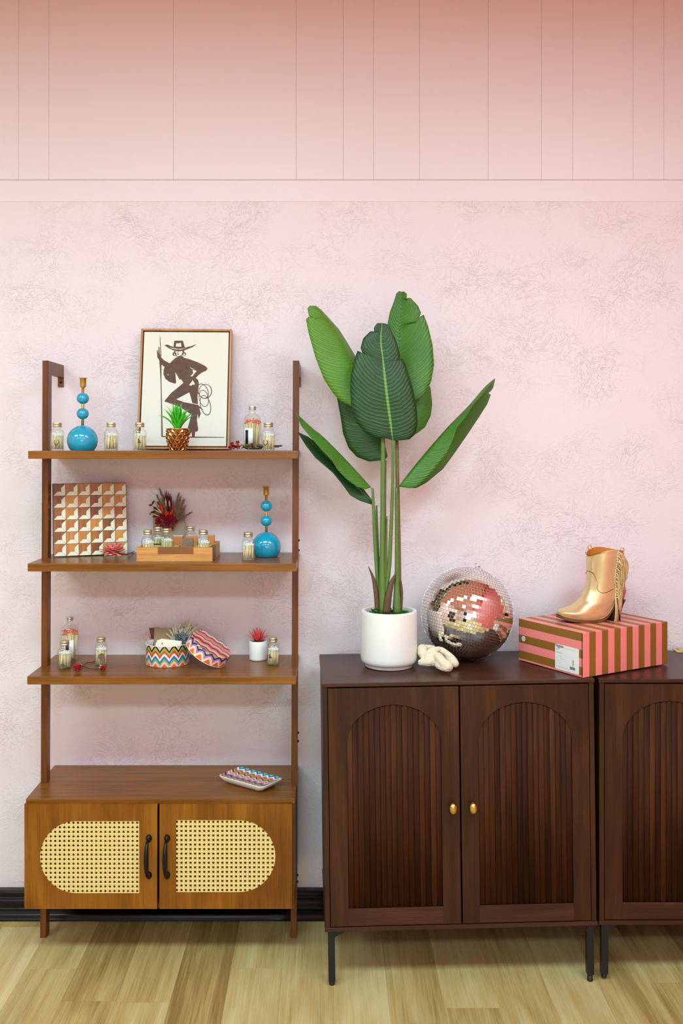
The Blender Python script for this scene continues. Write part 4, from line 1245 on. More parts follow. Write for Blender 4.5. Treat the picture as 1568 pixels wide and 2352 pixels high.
M['chev_tray'] = chevron('chevron_tray_glaze', [(0.06, C['yellow']), (0.13, C['blue']), (0.20, C['white']), (0.29, C['red']), (0.36, C['lime']), (0.45, C['navy']), (0.53, C['lilac']), (0.60, C['pale']), (0.67, C['orange']), (0.74, C['pale']), (0.81, C['black']),
    (0.89, C['lime']), (0.99, C['red']), (1.08, C['white']), (1.155, C['blue']), (1.4, C['lime'])], 7.5, 0.12, 0.1, total=1.4)

cbx = PX(385.5, 1500, 3.085)
cbox = thing('chevron_box', 'open round box with multicolour zigzag bands on the third board', 'box', (cbx.x, 3.085, Z3 + 0.0003), (0, 0, 0.12))
R_, H_ = 0.0726, 0.0665
bm = bmesh.new()
seg = 120
rings = [[Vector((r * math.cos(2 * math.pi * j / seg), r * math.sin(2 * math.pi * j / seg), z)) for j in range(seg)] for r, z in ((R_, 0.0012), (R_, H_))]
loft(bm, rings, False, False, 0, uv=True)
lathe(bm, [(R_ - 0.001, 0), (R_, 0.0012)], seg, mi=1, cap1=False)
lathe(bm, [(R_, H_), (R_ - 0.0006, H_ + 0.0012), (R_ - 0.0030, H_ + 0.0012), (R_ - 0.0040, H_), (R_ - 0.0042, 0.005), (0.002, 0.0045)], seg, mi=1, cap0=False)
link('bowl', bm_mesh(bm), [M['chev_box'], M['white_gloss']], cbox)

lid = thing('leaning_cover', 'round zigzag lid leaning against the open round box', 'lid')
RL, HL = 0.0735, 0.034
bm = bmesh.new()
rings = [[Vector((r * math.cos(2 * math.pi * j / seg), r * math.sin(2 * math.pi * j / seg), z)) for j in range(seg)] for r, z in ((RL, 0.0), (RL, HL * 0.55), (RL - 0.0008, HL * 0.82), (RL - 0.004, HL))]
lay = None
loft(bm, rings, False, False, 0, uv=True)
# top disc in its own uv
top_r = [bm.verts.new(p) for p in rings[-1]]
cv = bm.verts.new((0, 0, HL + 0.0012))
uvl = bm.loops.layers.uv.verify()
for j in range(seg):
    f = bm.faces.new((top_r[j], top_r[(j + 1) % seg], cv)); f.material_index = 1; f.smooth = True
    for l in f.loops: l[uvl].uv = (l.vert.co.x / RL * 0.5 + 0.5, 0.5 + l.vert.co.y / RL * 0.5)
lathe(bm, [(RL, 0.0), (RL + 0.0004, -0.0015), (RL - 0.001, -0.003), (RL - 0.004, -0.0015), (RL - 0.004, HL - 0.004), (0.003, HL - 0.003)], seg, mi=2, cap0=False)
link('lid_shell', bm_mesh(bm), [M['chev_lid_side'], M['chev_lid_top'], M['white_gloss']], lid)
nrm = Vector((0.53, -0.17, 0.83)).normalized()
lcx = PX(475, 1490.5, 3.055)
xax = Vector((0.80, -0.05, -0.55)); xax = (xax - nrm * xax.dot(nrm)).normalized(); yax = nrm.cross(xax)
Rm = Matrix((xax, yax, nrm)).transposed()
lid.rotation_euler = Rm.to_euler()
low = min((Rm @ Vector((RL * math.cos(a), RL * math.sin(a), -0.003))).z for a in [0.05 * i for i in range(126)])
lid.location = (lcx.x, 3.040, Z3 + 0.0006 - low)

# contents of the round box, each leaning on its inner wall
def cb_local(px, py, d): return PX(px, py, d)
def leaning_card(name, label, cat, pts, d0, d1, mat, th=0.0008, group=None, base=None):
    """a flat card given by photo corners: lower edge at d0, upper edge at d1"""
    zs = [p_[1] for p_ in pts]; y0, y1 = max(zs), min(zs)
    V = []
    for px, py in pts:
        t = (y0 - py) / max(y0 - y1, 1)
        V.append(PX(px, py, d0 + (d1 - d0) * t))
    n_ = (V[1] - V[0]).cross(V[2] - V[0]).normalized()
    if n_.y > 0: n_ = -n_
    c = sum(V, Vector()) / len(V)
    bot = min(V, key=lambda v: v.z)
    t_ = tag_mesh(name, label, cat, V, n_, th, mat, bot, group)
    return t_
def tag_mesh(name, label, cat, V, n_, th, mat, org, group):
    bm = bmesh.new()
    a = [bm.verts.new(v - org) for v in V]; b_ = [bm.verts.new(v - org - n_ * th) for v in V]
    bm.faces.new(a); bm.faces.new(b_[::-1])
    for i in range(len(V)): bm.faces.new((a[i], b_[i], b_[(i + 1) % len(V)], a[(i + 1) % len(V)]))
    o = link(name, bm_mesh(bm), mat)
    o.location = org
    return tag(o, label, cat, group)
# lower ends reach the bottom of the box (out of sight behind its wall)
leaning_card('kraft_card', 'olive brown kraft card standing at the back of the round zigzag box', 'card', [(352, 1510), (398, 1510), (396, 1442), (354.5, 1442)], 3.084, 3.136, M['kraft'])
leaning_card('maroon_card', 'dark maroon card corner behind the kraft card in the round box', 'card', [(356, 1504), (374, 1504), (366, 1441), (342, 1442.5)], 3.112, 3.144, M['maroon_card'])
mv = leaning_card('mauve_tag', 'narrow mauve paper tag with a cord, leftmost in the round box', 'tag', [(347, 1508), (353, 1508), (339.5, 1450), (333.5, 1452)], 3.088, 3.134, M['mauve_card'])
bm = bmesh.new()
q0 = [PX(px, py, d) - mv.location for px, py, d in ((337, 1456, 3.133), (341, 1463, 3.128), (346, 1464, 3.126), (348, 1459, 3.130), (349, 1467, 3.122))]
tube(bm, catmull(q0, 14), 0.0007, 5)
link('cord', bm_mesh(bm), M['twig'], mv)
for k, (dx_, dy_, dd) in enumerate(((0, 0, 0), (2.5, -1.5, 0.004), (-3, 1, 0.008))):
    c_ = leaning_card('cream_card', ('front cream card with a small black diamond mark, in the round box', 'second cream card fanned behind the front one in the round box', 'third cream card, rearmost of the cream fan in the round box')[k], 'card',
                 [(360 + dx_, 1514), (414 + dx_, 1514), (414.5 + dx_, 1474 + dy_), (366 + dx_ * 1.6, 1468.5 + dy_), (359 + dx_, 1482 + dy_)], 3.048 + dd, 3.064 + dd, M['cream_card'], 0.0005, 'cream cards in the round box')
    if k == 0:
        o0 = c_.location
        ctr = PX(372.5, 1478, 3.0598)
        bm = bmesh.new()
        for s_, rr in ((1, (0.0023, 0.0040)),):
            v = [bm.verts.new(ctr + Vector((x, -0.0008, z)) - o0) for x, z in ((rr[0], 0), (0, rr[1]), (-rr[0], 0), (0, -rr[1]))]
            w = [bm.verts.new(ctr + Vector((x * 0.5, -0.0008, z * 0.5)) - o0) for x, z in ((rr[0], 0), (0, rr[1]), (-rr[0], 0), (0, -rr[1]))]
            for i in range(4): bm.faces.new((v[i], v[(i + 1) % 4], w[(i + 1) % 4], w[i]))
        link('diamond_mark', bm_mesh(bm), M['ink'], c_)
leaning_card('dark_label', 'small black label standing at the right inside the round box', 'label', [(417, 1514), (430, 1514), (429, 1476), (418, 1476.5)], 3.070, 3.090, M['ink'])

bq = thing('blue_bouquet', 'bunch of slate blue and cream dried flowers rising from the round box', 'flowers')
br_ = PX(412, 1515, 3.098); bq.location = br_
rnd = random.Random(8)
def BQ(px, py, d=3.10): return PX(px, py, d) - bq.location
bm = bmesh.new()
for i in range(44):
    a = rnd.random() * 6.283; r = math.sqrt(rnd.random())
    petal_ball(bm, BQ(416 + 15 * r * math.cos(a), 1463 + 12 * r * math.sin(a), rnd.uniform(3.095, 3.115)), 0.0062, 7, rnd, 0.5)
link('blue_petals', bm_mesh(bm), M['blue_petal'], bq, kind='stuff')
bm = bmesh.new()
for (px, py) in ((384, 1457), (390, 1448), (398, 1445), (403, 1442), (425, 1431), (432, 1428), (438, 1431), (444, 1432), (450, 1436), (455, 1439), (420, 1438), (414, 1441), (447, 1443)):
    plume(bm, BQ(410, 1480), BQ(px, py, rnd.uniform(3.10, 3.13)), 0.008, 60, rnd)
for i in range(16):
    petal_ball(bm, BQ(rnd.uniform(414, 450), rnd.uniform(1434, 1452), rnd.uniform(3.10, 3.125)), 0.0058, 7, rnd, 0.45)
link('cream_plumes', bm_mesh(bm), M['pale_straw'], bq, kind='stuff')
bm = bmesh.new()
for px in (406, 410, 414):
    tube(bm, [Vector(((px - 412) * 0.0004, 0, -0.0)), BQ(px, 1480, 3.10)], 0.0009, 5)
tube(bm, [BQ(448, 1450, 3.125), BQ(462, 1448, 3.15), BQ(464, 1446, 3.152)], 0.0016, 6)
link('stems', bm_mesh(bm), M['twig'], bq)

# ------------------------------------------------------------------ white pot with coral succulent
wp = thing('potted_succulent', 'coral red spiky succulent in a small white pot on the third board', 'plant')
p = PX(592.5, 1500, 3.132); wp.location = (p.x, 3.132, Z3 + 0.0003)
bm = bmesh.new()
lathe(bm, [(0.0262, 0), (0.0285, 0.0015), (0.0292, 0.006), (0.0296, 0.062), (0.0288, 0.0632), (0.0272, 0.0632), (0.0266, 0.056)], 48, cap1=False)
link('pot', bm_mesh(bm), M['white_ceramic'], wp)
bm = bmesh.new(); lathe(bm, [(0.0267, 0.0555), (0.0267, 0.0575), (0.012, 0.0590), (0.002, 0.0592)], 32)
link('soil', bm_mesh(bm), M['soil'], wp)
rnd = random.Random(2)
for i in range(30):
    ph = i * 2.399963; s_ = (i / 29.0)
    dirv = Vector((math.cos(ph), math.sin(ph), 0)); sd = Vector((-dirv.y, dirv.x, 0))
    ln = 0.046 * rnd.uniform(0.85, 1.05); el = math.radians(82 - 62 * s_)
    ax = dirv * math.cos(el) + Vector((0, 0, 1)) * math.sin(el); nn = ax.cross(sd)
    rings = []
    for t, k in ((0, 0.7), (0.25, 1.0), (0.5, 0.85), (0.75, 0.5), (1.0, 0.06)):
        c = Vector((0, 0, 0.0595)) + ax * ln * t + Vector((0, 0, 1)) * (0.006 * t * t * s_)
        w = 0.0048 * k
        rings.append([c - sd * w + nn * -w * 0.3, c + nn * w * 0.55, c + sd * w - nn * w * 0.3, c - nn * w * 0.15])
    bm = bmesh.new(); loft(bm, rings)
    link('leaf', bm_mesh(bm), M['coral_leaf'], wp)

# ------------------------------------------------------------------ two rosebuds with bent stems
for k, (px, py, rr, lab, stem) in enumerate(((178, 1543, 0.0125, 'larger dried red rosebud in front of the tall bottle on the third board', ((178, 1535), (190, 1530), (200, 1522), (214, 1521), (218, 1517))),
                                             (237, 1541, 0.0095, 'smaller dried red rosebud before the taupe print jar on the third board', ((228, 1537), (220, 1537), (205, 1535.5), (192, 1531), (184, 1530))))):
    t = thing('dried_rosebud', lab, 'flower', group='dried rosebuds on the third board')
    g_ = PZ(px, py, Z3); t.location = (g_.x, g_.y, Z3)
    rnd = random.Random(30 + k)
    bm = bmesh.new()
    petal_ball(bm, (0, 0, rr * 1.02), rr, 30, rnd, 0.5, curl=0.9)
    sphere(bm, (0, 0, rr * 1.0), rr * 0.55, 10, 8)
    for v in bm.verts: v.co.z = max(v.co.z, 0.0004)
    link('bloom', bm_mesh(bm), M['red_petal'], t)
    bm = bmesh.new()
    for i in range(5):
        a = 6.283 * i / 5
        dv = Vector((0.2 + 0.35 * math.cos(a), 0.75, 0.5 + 0.5 * math.sin(a))) if k == 0 else Vector((-0.8, 0.3 + 0.4 * math.cos(a), 0.3 + 0.4 * math.sin(a)))
        c0 = Vector((0, 0, rr)) + dv.normalized() * rr * 0.7
        blade(bm, c0, c0 + dv.normalized() * rr * 0.8, 0.0022)
    link('sepals', bm_mesh(bm), M['cream_petal'], t)
    bm = bmesh.new()
    pts = []
    for q, (sx_, sy_) in enumerate(stem):
        v = PZ(sx_, sy_, Z3 + (0.010 if q == 0 else 0.003)) - t.location; pts.append(v)
    tube(bm, catmull(pts, 14), 0.0011, 6)
    link('stem', bm_mesh(bm), M['twig'], t)

# ------------------------------------------------------------------ chevron tray dish on the cabinet
td = thing('chevron_dish', 'rectangular dish with multicolour zigzag glaze on the cane cabinet top', 'dish')
c_ = Vector((-0.2465, 3.027))
td.location = (c_.x, c_.y, ZT + 0.0003); td.rotation_euler = (0, 0, math.atan2(-0.109, 0.15))
LA, LB = 0.0945, 0.0555
def rrect(a, b_, r, z, n=8):
    out = []
    for cx_, cy_, s0 in ((a - r, b_ - r, 0), (-a + r, b_ - r, 90), (-a + r, -b_ + r, 180), (a - r, -b_ + r, 270)):
        for i in range(n + 1):
            t = math.radians(s0 + 90 * i / n)
            out.append(Vector((cx_ + r * math.cos(t), cy_ + r * math.sin(t), z)))
    return out
bm = bmesh.new()
outer = [rrect(LA * 0.70, LB * 0.62, 0.012, 0.0), rrect(LA * 0.74, LB * 0.68, 0.014, 0.0008), rrect(LA * 0.90, LB * 0.88, 0.017, 0.0105), rrect(LA, LB, 0.018, 0.0225), rrect(LA, LB, 0.018, 0.0238), rrect(LA - 0.0012, LB - 0.0012, 0.017, 0.0243)]
loft(bm, outer, True, False, 1)
loft(bm, [rrect(LA - 0.0012, LB - 0.0012, 0.017, 0.0243), rrect(LA - 0.0024, LB - 0.0024, 0.0165, 0.0240)], False, False, 2)
inn = [rrect(LA - 0.0024, LB - 0.0024, 0.0165, 0.0240), rrect(LA * 0.92, LB * 0.88, 0.016, 0.0205), rrect(LA * 0.80, LB * 0.72, 0.014, 0.0180), rrect(LA * 0.5, LB * 0.4, 0.010, 0.0170)]
loft(bm, inn, False, True, 0)
uvl = bm.loops.layers.uv.verify()
for f in bm.faces:
    for l in f.loops: l[uvl].uv = (l.vert.co.x / LA * 0.5 + 0.5, (l.vert.co.y / LB * 0.5 + 0.5) * 1.15)
link('dish_body', bm_mesh(bm), [M['chev_tray'], M['white_gloss'], M['ink']], td)

# ------------------------------------------------------------------ banana plant in a white pot
PD = 2.965
pc = PX(893, 1500, PD)
pz = top_z(pc.x, PD) + 0.0018
plant = thing('potted_banana_plant', 'tall banana leaf plant in a smooth white pot on the dark sideboard', 'plant', (pc.x, PD, pz))
bm = bmesh.new()
lathe(bm, [(0.0730, 0), (0.0748, 0.0012), (0.0748, 0.0095), (0.0765, 0.0105), (0.0800, 0.0112), (0.0850, 0.0150), (0.0882, 0.0225), (0.0890, 0.033), (0.0872, 0.168), (0.0866, 0.1725), (0.0850, 0.1740), (0.0765, 0.1740), (0.0752, 0.1725), (0.0748, 0.150)], 96, cap1=False)
link('pot', bm_mesh(bm), M['white_ceramic'], plant, smooth=True)
bm = bmesh.new()
rnd = random.Random(6)
lathe(bm, [(0.0747, 0.1540), (0.0747, 0.1580), (0.03, 0.1620), (0.002, 0.163)], 40)
for i in range(240):
    a = rnd.random() * 6.283; r = 0.0715 * math.sqrt(rnd.random())
    c = Vector((r * math.cos(a), r * math.sin(a), 0.1605 + rnd.uniform(-0.001, 0.003)))
    blade(bm, c, c + Vector((rnd.uniform(-0.012, 0.012), rnd.uniform(-0.012, 0.012), rnd.uniform(0.0, 0.008))), 0.0022, n=3)
for v in bm.verts:
    rr = math.hypot(v.co.x, v.co.y)
    if rr > 0.0745: v.co.x *= 0.0745 / rr; v.co.y *= 0.0745 / rr
link('moss', bm_mesh(bm), M['moss'], plant, kind='stuff')

def PL(px, py, d): return PX(px, py, d) - plant.location
def crop2(x, y): return (780 + x * 0.2339, 1050 + y * 0.2339)
STEMS = [  # (crop points, distance, radii in metres, material)
    ([(322, 305), (345, 800), (368, 1180), (398, 1530)], [2.955, 2.955, 2.955, 2.958], [0.0036, 0.0058, 0.0060, 0.0060], 'stem'),
    ([(360, 475), (366, 760), (378, 1100), (400, 1500)], [2.972, 2.970, 2.968, 2.965], [0.0030, 0.0050, 0.0055, 0.0055], 'stem'),
    ([(424, -330), (424, 400), (418, 1130), (428, 1545)], [2.952, 2.947, 2.943, 2.943], [0.0062, 0.0078, 0.0088, 0.0130], 'stem'),
    ([(445, 30), (440, 500), (440, 1120), (450, 1500)], [2.985, 2.980, 2.972, 2.965], [0.0045, 0.0048, 0.0048, 0.0060], 'stub'),
    ([(462, 580), (455, 900), (448, 1180)], [2.948, 2.946, 2.944], [0.0020, 0.0040, 0.0060], 'stub'),
    ([(522, -180), (518, 300), (487, 1050), (462, 1240), (450, 1530)], [2.930, 2.930, 2.940, 2.943, 2.945], [0.0042, 0.0048, 0.0058, 0.0068, 0.0080], 'stem'),
    ([(560, -180), (568, 350), (580, 1100), (570, 1530)], [2.972, 2.968, 2.962, 2.958], [0.0052, 0.0068, 0.0072, 0.0100], 'stub'),
    ([(556, 296), (560, 700), (562, 1150), (556, 1530)], [2.940, 2.942, 2.945, 2.948], [0.0048, 0.0058, 0.0075, 0.0125], 'stem'),
]
for pts, ds, rs, m_ in STEMS:
    P3 = [PL(*crop2(x, y), d) for (x, y), d in zip(pts, ds)]
    n = 18
    ctr = catmull(P3, n)
    rr = [rs[min(int(i / (n - 1) * (len(rs) - 1)), len(rs) - 2)] * (1 - (i / (n - 1) * (len(rs) - 1) - min(int(i / (n - 1) * (len(rs) - 1)), len(rs) - 2))) + rs[min(int(i / (n - 1) * (len(rs) - 1)), len(rs) - 2) + 1] * (i / (n - 1) * (len(rs) - 1) - min(int(i / (n - 1) * (len(rs) - 1)), len(rs) - 2)) for i in range(n)]
    bm = bmesh.new(); tube(bm, ctr, rr, 14)
    link('stem', bm_mesh(bm), M[m_], plant, smooth=True)
def bract(pl_, pr_, d, bulge, mat='bract'):
    """a sheath leaf, wide at its base and pointed, wrapped forward round the stem"""
    a = catmull([PL(*crop2(x, y), d) for x, y in pl_], 12); b_ = catmull([PL(*crop2(x, y), d) for x, y in pr_], 12)
    bm = bmesh.new(); rings = []
    for u, v in zip(a, b_):
        w = (v - u).length
        row = []
        for i in range(7):
            t = i / 6
            row.append(u.lerp(v, t) + Vector((0, -bulge * w * 4 * t * (1 - t), 0)))
        rings.append(row)
    loft(bm, rings, closed=False)
    o = link('bract', bm_mesh(bm), M[mat], plant, smooth=True)
    so = o.modifiers.new('thick', 'SOLIDIFY'); so.thickness = 0.0008
    return o
bract([(345, 1500), (335, 1340), (312, 1180), (278, 1072)], [(392, 1505), (378, 1340), (345, 1190), (284, 1078)], 2.944, 0.3)
bract([(420, 1530), (440, 1380), (490, 1220), (548, 1132)], [(495, 1535), (510, 1380), (535, 1230), (556, 1136)], 2.928, 0.25)
bract([(580, 1505), (590, 1360), (592, 1250), (588, 1178)], [(612, 1500), (620, 1340), (608, 1230), (592, 1180)], 2.946, 0.3)
bract([(525, 1535), (530, 1360), (545, 1200), (562, 1075)], [(600, 1535), (592, 1360), (580, 1220), (568, 1078)], 2.937, 0.25, 'stem')

def leaf(mat, spine, left, right, ds, dl, dr__, nrow=64, nc=6, bow=0.006):
    """banana leaf blade: midrib and both margins as lines in space, base first; d* are distances base, middle, tip"""
    S_ = 500 / 1568.0
    def line(pts, dd):
        n = len(pts); out = []
        Ls = [0]
        for (a, b_) in zip(pts, pts[1:]): Ls.append(Ls[-1] + math.hypot(b_[0] - a[0], b_[1] - a[1]))
        for (x, y), l in zip(pts, Ls):
            t = l / Ls[-1]
            d = dd[0] + (dd[1] - dd[0]) * min(t * 2, 1) + (dd[2] - dd[1]) * max(t * 2 - 1, 0)
            out.append(PL(660 + x * S_, 640 + y * S_, d))
        return out
    Sp = catmull(line(spine, ds), nrow)
    Lf = resample(line(left, dl), nrow); Rt = resample(line(right, dr__), nrow)
    bm = bmesh.new(); uvl = bm.loops.layers.uv.verify()
    grid = []
    for i in range(nrow):
        row = []
        for j in range(-nc, nc + 1):
            t = abs(j) / nc
            e = Lf[i] if j < 0 else Rt[i]
            p_ = Sp[i].lerp(e, t)
            p_.y -= bow * 4 * t * (1 - t) * min(1, (e - Sp[i]).length / 0.05)
            row.append((bm.verts.new(p_), j / nc, i / (nrow - 1)))
        grid.append(row)
    for i in range(nrow - 1):
        for j in range(2 * nc):
            q4 = (grid[i][j], grid[i][j + 1], grid[i + 1][j + 1], grid[i + 1][j])
            f = bm.faces.new([a[0] for a in q4]); f.smooth = True
            for l, a in zip(f.loops, q4): l[uvl].uv = (a[1], a[2])
    o = link('leaf', bm_mesh(bm), M[mat], plant, smooth=True)
    so = o.modifiers.new('thick', 'SOLIDIFY'); so.thickness = 0.0009; so.offset = 0
    return o
# front dark leaf
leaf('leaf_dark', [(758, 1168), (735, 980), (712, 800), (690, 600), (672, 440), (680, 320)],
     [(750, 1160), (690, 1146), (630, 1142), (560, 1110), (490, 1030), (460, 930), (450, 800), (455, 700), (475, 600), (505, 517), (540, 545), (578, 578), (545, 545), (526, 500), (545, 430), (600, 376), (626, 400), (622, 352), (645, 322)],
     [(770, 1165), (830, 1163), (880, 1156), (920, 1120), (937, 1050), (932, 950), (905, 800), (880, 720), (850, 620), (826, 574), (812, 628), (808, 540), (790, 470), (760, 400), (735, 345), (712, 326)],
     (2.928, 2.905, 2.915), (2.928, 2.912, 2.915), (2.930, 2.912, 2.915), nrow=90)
# right upper leaf behind it
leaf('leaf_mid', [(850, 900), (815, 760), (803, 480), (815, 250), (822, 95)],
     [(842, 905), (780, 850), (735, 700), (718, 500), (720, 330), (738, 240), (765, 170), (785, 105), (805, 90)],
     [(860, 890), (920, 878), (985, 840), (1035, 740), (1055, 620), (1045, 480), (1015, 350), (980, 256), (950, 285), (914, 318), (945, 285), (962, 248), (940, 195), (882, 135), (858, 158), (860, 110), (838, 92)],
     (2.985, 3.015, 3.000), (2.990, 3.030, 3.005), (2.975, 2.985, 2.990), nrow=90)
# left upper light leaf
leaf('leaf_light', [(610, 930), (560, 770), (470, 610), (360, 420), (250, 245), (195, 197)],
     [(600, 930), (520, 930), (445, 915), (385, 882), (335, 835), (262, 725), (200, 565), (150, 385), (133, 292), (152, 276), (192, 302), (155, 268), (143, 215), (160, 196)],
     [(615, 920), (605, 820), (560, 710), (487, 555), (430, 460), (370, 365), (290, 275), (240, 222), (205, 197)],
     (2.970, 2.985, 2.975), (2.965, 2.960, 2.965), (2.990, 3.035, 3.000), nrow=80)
# low leaf behind, left
leaf('leaf_deep', [(700, 1300), (640, 1130), (540, 930), (470, 740)],
     [(690, 1308), (640, 1312), (590, 1318), (500, 1285), (440, 1220), (400, 1115), (380, 980), (355, 850), (380, 760), (440, 720)],
     [(706, 1300), (720, 1280), (700, 1190), (690, 1100), (660, 960), (600, 820), (530, 740)],
     (2.990, 3.030, 3.060), (2.995, 3.050, 3.070), (2.995, 3.045, 3.070))
# low leaf behind, right
leaf('leaf_mid', [(800, 1165), (860, 1000), (930, 850), (985, 700)],
     [(795, 1160), (790, 1050), (830, 900), (900, 760), (970, 690)],
     [(815, 1165), (880, 1140), (935, 1112), (990, 1070), (1030, 990), (1042, 900), (1030, 790), (1000, 710)],
     (2.975, 3.030, 3.060), (2.990, 3.060, 3.080), (2.985, 3.040, 3.070))
# folded leaf to the right
leaf('leaf_mid', [(802, 1496), (910, 1355), (1050, 1188), (1165, 1058), (1300, 920), (1420, 782), (1492, 720)],
     [(806, 1496), (870, 1510), (930, 1502), (1000, 1440), (1090, 1330), (1150, 1250), (1190, 1160), (1220, 1070), (1280, 1000), (1340, 905), (1405, 835), (1484, 735)],
     [(810, 1500), (925, 1510), (1000, 1470), (1120, 1370), (1200, 1260), (1290, 1130), (1370, 1010), (1440, 900), (1464, 832), (1440, 828), (1452, 822), (1480, 790), (1494, 728)],
     (2.940, 2.960, 2.930), (2.935, 2.920, 2.920), (2.955, 3.020, 2.960), bow=0.004)
# folded leaf to the left
leaf('leaf_mid', [(600, 1500), (520, 1412), (400, 1283), (260, 1143), (180, 1078), (62, 968)],
     [(592, 1506), (560, 1518), (500, 1500), (430, 1450), (362, 1380), (320, 1310), (250, 1240), (180, 1160), (100, 1062), (64, 972)],
     [(602, 1505), (560, 1470), (470, 1380), (380, 1285), (270, 1170), (190, 1095), (66, 972)],
     (2.955, 2.950, 2.930), (2.945, 2.915, 2.915), (2.970, 3.000, 2.950), bow=0.004)
# lowest dark leaf to the left
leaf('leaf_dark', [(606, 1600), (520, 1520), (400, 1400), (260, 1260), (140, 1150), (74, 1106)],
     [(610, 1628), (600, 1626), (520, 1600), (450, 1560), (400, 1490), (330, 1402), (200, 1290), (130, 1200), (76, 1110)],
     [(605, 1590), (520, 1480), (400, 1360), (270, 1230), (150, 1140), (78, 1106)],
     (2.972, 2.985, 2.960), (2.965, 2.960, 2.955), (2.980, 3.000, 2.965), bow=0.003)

# ------------------------------------------------------------------ mirror ball
BR = 0.149
bd = 3.042
bxy = PX(1072.5, 1407, bd)
bz = top_z(bxy.x, bd)
ball = thing('mirror_ball', 'large silver mirror ball resting on the sideboard against the pink wall', 'mirror ball', (bxy.x, bd, bz + 0.0005), (0, 0, 0))
TILT = Matrix.Translation((0, 0, BR)) @ Matrix.Rotation(math.radians(15), 4, 'Y') @ Matrix.Rotation(math.radians(-6), 4, 'X')
bm = bmesh.new()
sphere(bm, (0, 0, 0), BR - 0.0022, 96, 60)
me = bm_mesh(bm); me.transform(TILT)
link('ball_core', me, M['grout'], ball, smooth=True)
bm = bmesh.new()
rnd = random.Random(17)
tile = 0.0099
nrows = int(math.pi * BR / tile)
for k in range(nrows):
    th_ = math.pi * (k + 0.5) / nrows
    n = max(int(2 * math.pi * BR * math.sin(th_) / tile), 4)
    ph0 = rnd.random() * 6.283
    for j in range(n):
        ph = ph0 + 2 * math.pi * j / n
        nv = Vector((math.sin(th_) * math.cos(ph), math.sin(th_) * math.sin(ph), math.cos(th_)))
        e1 = Vector((-math.sin(ph), math.cos(ph), 0)); e2 = nv.cross(e1)
        n2 = (nv + e1 * rnd.gauss(0, 0.010) + e2 * rnd.gauss(0, 0.010)).normalized()
        e1 = (e1 - n2 * e1.dot(n2)).normalized(); e2 = n2.cross(e1)
        c = nv * (BR - 0.0004); h = tile * 0.445
        V = [c + e1 * a * h + e2 * b_ * h + n2 * z for z in (-0.0014, 0.0) for a, b_ in ((-1, -1), (1, -1), (1, 1), (-1, 1))]
        v = [bm.verts.new(TILT @ p_) for p_ in V]
        bm.faces.new(v[4:8])
        for i in range(4): bm.faces.new((v[i], v[(i + 1) % 4], v[4 + (i + 1) % 4], v[4 + i]))
me = bpy.data.meshes.new('m'); bm.to_mesh(me); bm.free()
zmin = min(v.co.z for v in me.vertices)
link('mirror_tiles', me, M['mirror'], ball, kind='stuff')
bm = bmesh.new()
lathe(bm, [(0.012, BR - 0.003), (0.012, BR + 0.001), (0.006, BR + 0.002), (0.006, BR + 0.005), (0.002, BR + 0.006)], 20, M=TILT)
ring = [TILT @ Vector((0.0085 * math.cos(a) - 0.004, 0.004 * math.sin(a), BR + 0.0085 + 0.005 * math.sin(a))) for a in [2 * math.pi * i / 24 for i in range(25)]]
tube(bm, ring, 0.0011, 6)
link('hanging_ring', bm_mesh(bm), M['chrome'], ball, smooth=True)

# ------------------------------------------------------------------ crumpled ivory cotton cloth
k_ = 115 / 1568.0
cd = 2.905
def CL(x, y, d): return PX(950 + x * k_, 1470 + y * k_, d)
c0 = PZ(1003, 1536, 0.890)
zc_ = top_z(c0.x, c0.y)
cloth = thing('cotton_cloth', 'crumpled ivory cotton cloth between the white pot and the mirror ball', 'cloth', (c0.x, c0.y, zc_ + 0.0004))
bm = bmesh.new()
def chain(pts, rad):
    tube(bm, catmull([CL(x, y, d) - cloth.location for x, y, d in pts], 12), [rad[0] + (rad[1] - rad[0]) * i / 11 for i in range(12)], 14)
    for (x, y, d), r in ((pts[0], rad[0]), (pts[-1], rad[1])):
        sphere(bm, CL(x, y, d) - cloth.location, r, 14, 10)
u = 0.0000987
chain([(270, 300, 2.945), (260, 400, 2.935), (300, 470, 2.93)], (115 * u * 1.5, 95 * u * 1.5))
chain([(380, 260, 2.955), (530, 250, 2.96), (620, 260, 2.96)], (80 * u * 1.5, 60 * u * 1.5))
chain([(460, 470, 2.92), (560, 370, 2.92), (720, 310, 2.93), (800, 300, 2.935)], (95 * u * 1.5, 65 * u * 1.5))
chain([(230, 700, 2.915), (420, 690, 2.905), (640, 660, 2.90)], (75 * u * 1.5, 115 * u * 1.5))
chain([(400, 610, 2.915), (560, 540, 2.91), (690, 500, 2.91)], (85 * u * 1.5, 80 * u * 1.5))
chain([(760, 520, 2.89), (860, 640, 2.875), (960, 760, 2.865), (1060, 820, 2.86)], (90 * u * 1.5, 120 * u * 1.5))
chain([(780, 780, 2.875), (900, 860, 2.862), (1010, 900, 2.852)], (85 * u * 1.5, 60 * u * 1.5))
chain([(860, 320, 2.935), (1010, 420, 2.93), (1150, 540, 2.925), (1240, 640, 2.92), (1290, 740, 2.91)], (70 * u * 1.5, 85 * u * 1.5))
chain([(1060, 520, 2.93), (1150, 640, 2.92), (1240, 740, 2.91)], (75 * u * 1.5, 80 * u * 1.5))
me = bm_mesh(bm)
tmp = bpy.data.objects.new('tmp', me); COL.objects.link(tmp)
rm = tmp.modifiers.new('r', 'REMESH'); rm.mode = 'VOXEL'; rm.voxel_size = 0.0017
sm = tmp.modifiers.new('s', 'SMOOTH'); sm.factor = 0.5; sm.iterations = 14
dg = bpy.context.evaluated_depsgraph_get()
me2 = bpy.data.meshes.new_from_object(tmp.evaluated_get(dg))
bpy.data.objects.remove(tmp)
